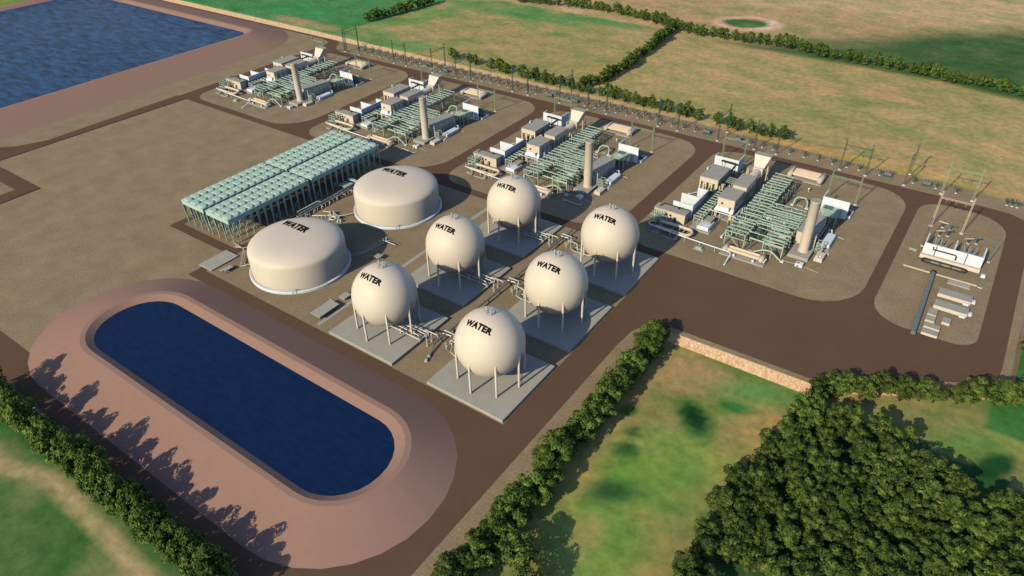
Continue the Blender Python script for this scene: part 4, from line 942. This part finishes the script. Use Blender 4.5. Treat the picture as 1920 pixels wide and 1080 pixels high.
for (lab, x0, x1, y0, y1) in (('nearest the cabins, left of two', 138, 140.5, 100.6, 104.2), ('second back from the cabins', 138, 140.6, 96.9, 99.6), ('set apart on the right', 142.5, 144.7, 98.4, 101.4), ('wide, second from the road end', 138.2, 142.6, 93.3, 95.5), ('wide, nearest the road end', 138.2, 142.6, 89.7, 91.9)):
    cab('equipment_shed', 'small flat grey-roofed shed, ' + lab, 'shed', x0, x1, y0, y1, .9, (), 'small sheds in the substation')
tag(MB().bbox(140.3, 147.1, 123.1, 125.6, 0, .5, .05).build('concrete_pad', 'concrete'), 'flat grey pad beside the long orange beam', 'slab')
tag(MB().bbox(148.9, 150.2, 133.2, 134.4, 0, 1.1, .1).build('meter_box', 'white'), 'small white box right of the black cable loop', 'cabinet')
tag(MB().box(148.9, 150.3, 126.0, 126.4, 0, .4).build('short_beam', 'orange'), 'short pale beam beyond the end of the long orange beam', 'beam')
t = thing('lightning_mast', 'slender grey mast at the right end of the substation wall', 'mast', (150, 145, 0)); MB().tube([(150, 145, 0), (150, 145, 13)], [.16, .06], 8).build('pole', 'steel', t); MB().lathe([(.5, 0), (.5, .3)], 150, 145, 12, False).build('footing', 'white', t)
t = thing('lightning_mast', 'thick dark lattice mast at the left end of the substation wall', 'mast', (129.0, 143.9, 0)); b = MB(); lattice(b, 129, 143.9, .2, 12, .6, .4); b.build('pole', 'yard_post', t); MB().lathe([(.7, 0), (.7, .3)], 129, 143.9, 12, False).build('footing', 'white', t)
tag(MB().tube([(125.6, 138.4, .5), (128, 138.0, .5)], .1, 6).tube([(125.4, 139.2, .5), (127.9, 138.9, .5)], .1, 6).build('twin_rail', 'pipe'), 'two short white rails left of the substation wall', 'rail')

# ------------------------------------------------------------------ gear round the dome tanks and condenser
t = thing('tank_pipeline', 'grey twin pipes running between the teal condenser and flat tanks', 'pipeline', (-77.5, 45, 0))
MB().tube([(-76.4, 20, 1.4), (-76.4, 47, 1.4), (-76, 49.5, 1.6), (-75.4, 51.5, 2.2), (-75.2, 54, 2.4), (-74.8, 62, 2.4)], .45, 10).build('pipe', 'steel', t)
MB().tube([(-77.8, 30.9, 1.5), (-77.8, 48.2, 1.5), (-77.2, 50, 2.0), (-77.0, 52, 2.4), (-77.0, 63, 2.4)], .42, 10).build('pipe', 'steel', t); MB().tube([(-78.8, 31, 2.2), (-78.8, 41.5, 2.2), (-77.9, 42, 2.1), (-77.8, 42.4, 1.6)], .22, 8).build('pipe', 'pipe', t)
for y in range(22, 62, 4): MB().box(-78.4, -75.9, y - .12, y + .12, 0, 1.0).build('pipe_support', 'beige', t)
r_ = random.Random(2)
for k in range(14):
    y = 30 + k * 2.1; MB().tube([(-75.6, y, 0), (-75.6, y, 1.2 + r_.random())], .13, 6).build('valve', 'white' if k % 2 else 'pipe', t)
t = thing('pump_station', 'cluster of white pumps and pipes between the two flat tanks', 'pump', (-65.5, 39, 0))
for k in range(9):
    x, y = -69 + k * .95, 36 + r_.random() * 4.4; MB().box(x - .7, x + .7, y - .7, y + .7, 0, .4).build('plinth', 'concrete', t); MB().tube([(x, y, .4), (x, y, 1.1 + r_.random() * .7)], .42, 10).build('motor', 'pipe', t)
MB().tube([(-74, 34, .6), (-70, 36.4, .8), (-66, 38.6, .8), (-62.8, 41.4, .8), (-61, 45, .8), (-60.5, 47, .8)], .22, 8).build('pipe', 'pipe', t); MB().tube([(-73, 39, .6), (-68, 40.2, .8), (-64, 39, .8), (-63, 37.2, .8)], .2, 8).build('pipe', 'pipe', t)
MB().tube([(-66, 36.2, 1.0), (-64.9, 35.5, 1.0), (-63.6, 36.0, 1.0), (-63.4, 37.4, 1.0), (-64.6, 38.2, 1.0), (-66, 37.4, 1.0)], .28, 8).build('manifold', 'pipe', t)
for k in range(8): MB().tube([(-74.2 + k * .9, 29 + k * 1.2, 0), (-74.2 + k * .9, 29 + k * 1.2, 1.5)], .12, 6).build('standpipe', 'white', t)
t = thing('pump_shelter', 'pale teal flat shelter tucked beside the farther flat tank', 'shelter', (-80.4, 58.8, 0)); MB().box(-82.6, -78.3, 56.5, 61, 1.8, 2.05).build('roof', 'teal', t); MB().box(-82.3, -78.6, 56.8, 60.7, 0, 1.8).build('wall', 'teal_dark', t)
t = thing('access_bridge', 'white slatted walkway from the condenser to the farther flat tank', 'walkway', (-79, 61.6, 0)); b = MB()
for k in range(12): b.box(-82 + k * 1.0, -81.4 + k * 1.0, 61.2, 62.2, 3.0, 3.12)
b.box(-82, -69, 61.1, 61.2, 2.9, 3.2).box(-82, -69, 62.2, 62.3, 2.9, 3.2).build('deck', 'white', t)
for x in (-81, -75): MB().bar((x, 61.7, 0), (x, 61.7, 2.9), .2).build('leg', 'steel', t)
tag(MB().bbox(-81.6, -74.4, -12.7, -1.1, 0, .5, .04).build('concrete_pad', 'concrete'), 'largest pale concrete pad beside the nearer flat tank', 'slab')
tag(MB().bbox(-72.6, -71.2, -10.6, -9.2, 0, .35, .04).build('concrete_pad', 'concrete'), 'tiny concrete pad between two pads near the flat tank', 'slab')
t = thing('flat_shelter', 'small raised grey slab shelter beside the large concrete pad', 'shelter', (-69.9, -9, 0)); MB().box(-71, -68.8, -10.6, -7.3, 1.0, 1.2).build('roof', 'concrete', t)
for x in (-70.8, -69): 
    for y in (-10.4, -7.5): MB().bar((x, y, 0), (x, y, 1), .15).build('leg', 'steel', t)
t = thing('condenser_pipework', 'thin white jointed pipes from condenser corner to the nearer tank', 'pipework', (-73, 0, 0))
MB().tube([(-82, 3.2, .8), (-79, 3, .7), (-76.6, 2.9, .6), (-73.6, 1.2, .6), (-71.2, -.8, .7), (-68.6, -3.6, .7), (-68.0, -5.2, .6), (-66.4, -3.6, .6)], .14, 8).build('pipe', 'pipe', t); MB().tube([(-80.6, 2.2, .4), (-77, 3.6, .5), (-76.2, 5, .5)], .14, 8).build('pipe', 'pipe', t); MB().tube([(-70.6, -.9, .5), (-68.0, -3.4, .5), (-66.0, -2.6, .5)], .1, 6).build('pipe', 'pipe', t)
for k in range(7): MB().bar((-76 + k * 1.2, 2.4 - k * 1.1, 0), (-76 + k * 1.2, 2.4 - k * 1.1, 1.1), .16).build('support', 'white', t)
t = thing('tank_pipework', 'thin white pipes in the shade between the two flat tanks', 'pipework', (-36.5, 32, 0))
MB().tube([(-40.5, 22.2, .5), (-38.2, 23.4, .5), (-37.2, 26, .6), (-36.8, 28, .6), (-36.2, 36.4, .6), (-35, 37.6, .6)], .12, 6).build('pipe', 'pipe', t); MB().tube([(-40.2, 23.6, .5), (-38.0, 26, .6), (-37.6, 36.8, .6), (-37.2, 39, .6)], .1, 6).build('pipe', 'pipe', t); MB().tube([(-36.2, 36, .9), (-31.0, 36.0, .9)], .14, 6).build('branch_pipe', 'white', t)
for k in range(5): MB().tube([(-37.2 + (k % 2) * .8, 34.6 + k * .8, 0), (-37.2 + (k % 2) * .8, 34.6 + k * .8, 1.4)], .18, 6).build('valve', 'white', t)
t = thing('flat_shelter', 'small raised slab shelter behind the front left sphere', 'shelter', (-30.2, 26.6, 0)); MB().box(-31.4, -29, 25.3, 27.6, 1.4, 1.6).build('roof', 'concrete', t); MB().bar((-30.2, 26.5, 0), (-30.2, 26.5, 1.4), .3).build('leg', 'steel', t)
t = thing('flat_shelter', 'long raised grey slab shelter left of the front left sphere', 'shelter', (-22.6, -6, 0)); MB().box(-25, -20.6, -10.4, -1.8, 1.3, 1.55).build('roof', 'concrete', t); MB().box(-24.4, -21.2, -9.8, -2.4, 0, 1.3).build('wall', 'steel', t)
t = thing('flat_shelter', 'short grey slab shelter beside the front left sphere', 'shelter', (-23.2, 3, 0)); MB().box(-24.6, -21.8, 1.5, 4.8, .8, 1.0).build('roof', 'concrete', t); MB().box(-24.2, -22.2, 1.9, 4.4, 0, .8).build('wall', 'concrete', t)
tag(MB().tube([(-27.2, -.4, .25), (-23.4, -.6, .25), (-20.8, -.4, .25)], .09, 6).build('ground_conduit', 'orange'), 'thin pale conduit between the two slab shelters', 'conduit')

# ------------------------------------------------------------------ trees
def crown_mesh(seed, n_cl, per, rx, z0, z1, leaf, mat):
    r_ = np.random.RandomState(seed); vs = []; cz, hz_ = (z0 + z1) / 2, (z1 - z0) / 2
    for c_ in range(n_cl):
        u = r_.uniform(-1, 1); a = r_.uniform(0, 2 * math.pi); q = math.sqrt(1 - u * u); rad = r_.uniform(.42, .94)
        wq = .72 + .28 * q
        c0 = np.array([rx * rad * q * wq * math.cos(a), rx * rad * q * wq * math.sin(a), cz + hz_ * rad * u]); cr = r_.uniform(.19, .36) * rx
        d = r_.normal(size=(per, 3)); d /= np.linalg.norm(d, axis=1)[:, None]; d[:, 2] = np.where(d[:, 2] < -.35, -d[:, 2], d[:, 2])
        pos = c0 + d * cr * r_.uniform(.72, 1.08, (per, 1)) * np.array([1, 1, .78])
        nn = d + np.array([0, 0, .35]) + r_.normal(size=(per, 3)) * .45; nn /= np.linalg.norm(nn, axis=1)[:, None]
        t1 = np.cross(nn, r_.normal(size=(per, 3))); t1 /= np.linalg.norm(t1, axis=1)[:, None]; t2 = np.cross(nn, t1)
        s_ = leaf * r_.uniform(.6, 1.25, (per, 1))
        vs.append(np.stack([pos - t1 * s_, pos + t2 * s_ * .6, pos + t1 * s_, pos - t2 * s_ * .6], 1).reshape(-1, 3))
    V = np.concatenate(vs); nq = len(V) // 4
    me = bpy.data.meshes.new('crown'); me.from_pydata(V.tolist(), [], np.arange(nq * 4).reshape(-1, 4).tolist()); me.materials.append(M[mat]); return me
def trunk_mesh(seed, h):
    r_ = random.Random(seed); b = MB(); b.tube([(0, 0, -.8), (.05, 0, h * .25), (.1, .05, h * .55), (.05, .1, h * .8)], [.32, .26, .17, .06], 8)
    for k in range(5):
        a = r_.random() * 6.28; z = h * (.28 + .09 * k); l = h * .22
        b.tube([(.07, .03, z), (l * .6 * math.cos(a), l * .6 * math.sin(a), z + l * .5), (l * math.cos(a), l * math.sin(a), z + l * .9)], [.13, .09, .04], 6)
    me = bpy.data.meshes.new('trunk'); me.from_pydata(b.v, [], b.f); me.materials.append(M['bark']); return me
KINDS_ = {'broad': [(crown_mesh(100 + k, 46, 78, 3.5, 1.4, 9.4, .29, 'leaf_dull'), trunk_mesh(k, 9)) for k in range(6)],
          'bushy': [(crown_mesh(200 + k, 42, 78, 3.5, .4, 8.0, .29, 'leaf'), trunk_mesh(k + 9, 8)) for k in range(6)]}
CAMP = (134.466, -118.654, 140.805); YAW, PITCH = -.6278337, -.6258724
def in_view(x, y, z):                                  # is any of a tree here inside the photograph
    fw_ = Vector((math.cos(PITCH) * math.sin(YAW), math.cos(PITCH) * math.cos(YAW), math.sin(PITCH))); rt_ = Vector((math.cos(YAW), -math.sin(YAW), 0)); up_ = rt_.cross(fw_)
    d_ = Vector((x, y, z)) - Vector(CAMP); q = d_.dot(fw_); u, v = d_.dot(rt_) / q, d_.dot(up_) / q; mg = 3.6 / q
    return abs(u) < .725 + mg and -.408 - mg * 1.2 < v < .408 + mg
PLANTS = []
def plant(kind, x, y, s, label, group, sz=1.0):
    z = ground_z(x, y); PLANTS.append((math.dist((x, y, z), CAMP), rnd.choice(KINDS_[kind]), x, y, z, s, sz, label, group, rnd.random() * 6.28))
def row(pts, step, kind, s, group, label, jit=.8, sz=1.0, gaps=()):
    P = []
    for (a, c_) in zip(pts, pts[1:]):
        L = math.dist(a, c_); q = max(1, round(L / step))
        P += [(a[0] + (c_[0] - a[0]) * i / q, a[1] + (c_[1] - a[1]) * i / q) for i in range(q)]
    P.append(pts[-1]); P = [(x + rnd.uniform(-jit, jit), y + rnd.uniform(-jit, jit)) for k, (x, y) in enumerate(P) if k not in gaps]
    P = [(x, y) for x, y in P if in_view(x, y, ground_z(x, y) + 5)]
    for k, (x, y) in enumerate(P): plant(kind, x, y, s * rnd.uniform(.82, 1.15), label % ordinal(k), group, sz * rnd.uniform(.9, 1.1))
row([(72.9, 43), (72.3, 20), (72.4, -10), (72.2, -36), (72, -62)], 3.4, 'bushy', 1.24, 'trees between the east road and the meadow', 'bushy green tree beside the east road, %s down from the embankment corner', 1.1, .95)
row([(-92, -87.4), (-60, -87), (-20, -86.4), (24, -86.2), (44, -86.6)], 3.9, 'bushy', 1.1, 'trees along the south road', 'bushy tree along the south road below the pond, %s from the left', .9, 1.55)
row([(80, -44), (86, -48), (92, -52)], 5, 'broad', 1.1, 'trees at the foot of the meadow', 'tree at the foot of the meadow, %s out from the road hedge', .5)
row([(119.5, 47.6), (126, 52.0), (134, 56.6), (143, 61.4), (152, 66.8), (161, 72.4), (170, 77.5)], 4.9, 'broad', 1.08, 'trees below the apron edge', 'dark tree below the brown apron edge, %s from the left', .7, .82)
row([(167.5, 82), (167, 100), (166.8, 126), (167, 150)], 5.6, 'broad', .82, 'trees outside the east fence line', 'tree right of the substation road, %s up from the corner', .7)
row([(-250, 243), (-246, 268), (-243, 294), (-240, 326), (-238, 360)], 5.2, 'bushy', .92, 'trees of the far left hedge', 'tree of the far left hedge between green and tan fields, %s from its near end', 1)
row([(-195, 345), (-171, 350), (-135, 357), (-108, 357), (-81, 352), (-61, 344), (-44, 341), (-8, 343), (18, 346), (45, 340), (69, 341), (87, 339), (106, 336), (127, 337), (148, 330), (172, 322)], 5.4, 'bushy', .95, 'trees of the long far hedge', 'tree of the long far hedge across the fields, %s from the left', 1.2, 1, (8,))
row([(-60, 336), (-55, 300), (-52.5, 271), (-50.5, 246), (-52, 226), (-56, 215)], 4.8, 'bushy', .92, 'trees of the cross hedge', 'tree of the cross hedge between the two tan fields, %s from the far end', 1)
row([(-150, 214), (-124, 212), (-111, 211), (-99, 210), (-84, 209.5), (-68, 211), (-49, 210), (-33, 210), (-16, 209.5), (-2, 209), (14, 208.5), (25, 208), (36, 207.5), (47, 208.5), (56, 209)], 5.6, 'bushy', .85, 'trees behind the switchyard', 'bushy tree behind the switchyard, %s from the left', .9, 1, (2, 5, 9, 31))
# the wood in the south-east
wp = [(123, 43), (117, 35), (115.2, 26), (113.5, 18), (111.5, 9), (110, 1), (109.6, -9), (110, -20), (111, -34), (112, -46), (168, -46), (196, -10), (196, 40), (172, 40), (163, 37), (157, 33), (146, 39), (136, 44), (130, 44)]
def inside_poly(x, y, poly):
    r_ = False; n = len(poly)
    for k in range(n):
        (x1, y1), (x2, y2) = poly[k], poly[(k + 1) % n]
        if (y1 > y) != (y2 > y) and x < (x2 - x1) * (y - y1) / (y2 - y1) + x1: r_ = not r_
    return r_
wood_pts = []
for j in range(-12, 16):
    for i in range(0, 26):
        x = 98 + i * 5.5 + (2.7 if j % 2 else 0) + rnd.uniform(-1.2, 1.2); y = j * 4.9 + rnd.uniform(-1.1, 1.1)
        if in_view(x, y, 3) and inside_poly(x, y, wp) and not any(math.dist((x, y), h) < rr for h, rr in (((116, -13), 2.6), ((122, -22), 3.6), ((127, -20), 3), ((148, -12), 2.5), ((124, 6), 2.6), ((133, 28), 2.8))): wood_pts.append((x, y))
wood_pts.sort(key=lambda q: -q[1])
rows_ = {}
for (x, y) in wood_pts: rows_.setdefault(round(y / 4.9), []).append((x, y))
for ri, key in enumerate(sorted(rows_, reverse=True)):
    for ci, (x, y) in enumerate(sorted(rows_[key])):
        plant('broad', x, y, rnd.uniform(.84, 1.08), 'woodland tree, %s from the meadow side in the %s line back from the apron' % (ordinal(ci), ordinal(ri)), 'trees of the south-east wood', rnd.uniform(.85, 1.05))

PLANTS.sort(key=lambda q: q[0])
for (_, (cm, tm), x, y, z, s_, sz, label, group, rot) in PLANTS[:296]:
    t = thing('tree', label, 'tree', (x, y, z - .1), group); t.rotation_euler = (0, 0, rot); t.scale = (s_, s_, s_ * sz)
    for nm, me in (('crown', cm), ('trunk', tm)):
        o = bpy.data.objects.new(nm, me); COL.objects.link(o); o.parent = t
if len(PLANTS) > 296:                                  # the farthest of the hedge trees, seen only as a hedge line
    bm = bmesh.new()
    for (_, (cm, tm), x, y, z, s_, sz, label, group, rot) in PLANTS[296:]:
        for me in (cm, tm):
            k0 = len(bm.verts); bm.from_mesh(me); bm.verts.ensure_lookup_table()
            mt = Matrix.Translation((x, y, z - .1)) @ Matrix.Rotation(rot, 4, 'Z') @ Matrix.Diagonal((s_, s_, s_ * sz, 1))
            for v in bm.verts[k0:]: v.co = mt @ v.co
    me = bpy.data.meshes.new('distant_hedge'); bm.to_mesh(me); bm.free(); me.materials.append(M['leaf'])
    o = bpy.data.objects.new('distant_hedge', me); COL.objects.link(o); o['kind'] = 'stuff'
print('TREES', len(PLANTS))

# ------------------------------------------------------------------ light, sky, camera
el = R(29.2); hx, hy = .155, .988; hn = math.hypot(hx, hy)
d = Vector((hx / hn * math.cos(el), hy / hn * math.cos(el), -math.sin(el)))
L = bpy.data.lights.new('sun', 'SUN'); L.energy = 3.85; L.angle = R(.5); L.color = (1, .87, .57)
so = bpy.data.objects.new('sun', L); so.rotation_euler = d.to_track_quat('-Z', 'Y').to_euler(); so.location = (0, 0, 200); COL.objects.link(so)
w = bpy.data.worlds.new('World'); S.world = w; w.use_nodes = True
nt = w.node_tree; bg = nt.nodes['Background']; sky = nt.nodes.new('ShaderNodeTexSky'); sky.sky_type = 'NISHITA'; sky.sun_disc = False
sky.sun_elevation = el; sky.sun_rotation = math.atan2(-hx, -hy); sky.air_density = 1.0; sky.dust_density = .3; sky.ozone_density = 1.5
nt.links.new(sky.outputs[0], bg.inputs[0]); bg.inputs[1].default_value = .11
cam = bpy.data.cameras.new('camera'); cam.sensor_width = 36; cam.lens = 1324.1467 * 36 / 1920; cam.clip_end = 6000; cam.clip_start = 1
co = bpy.data.objects.new('camera', cam); COL.objects.link(co); S.camera = co
yaw, pitch, roll = -.6278337, -.6258724, -.0202301
fw = Vector((math.cos(pitch) * math.sin(yaw), math.cos(pitch) * math.cos(yaw), math.sin(pitch))); rt = Vector((math.cos(yaw), -math.sin(yaw), 0)); up = rt.cross(fw)
r2 = rt * math.cos(roll) + up * math.sin(roll); u2 = -rt * math.sin(roll) + up * math.cos(roll)
mx = Matrix((r2, u2, -fw)).transposed().to_4x4(); mx.translation = (134.466, -118.654, 140.805); co.matrix_world = mx
vs = S.view_settings; vs.view_transform = 'Standard'; vs.look = 'None'; vs.exposure = 0; vs.gamma = 1
S.render.engine = 'CYCLES'; S.cycles.use_denoising = True; S.cycles.diffuse_bounces = 0
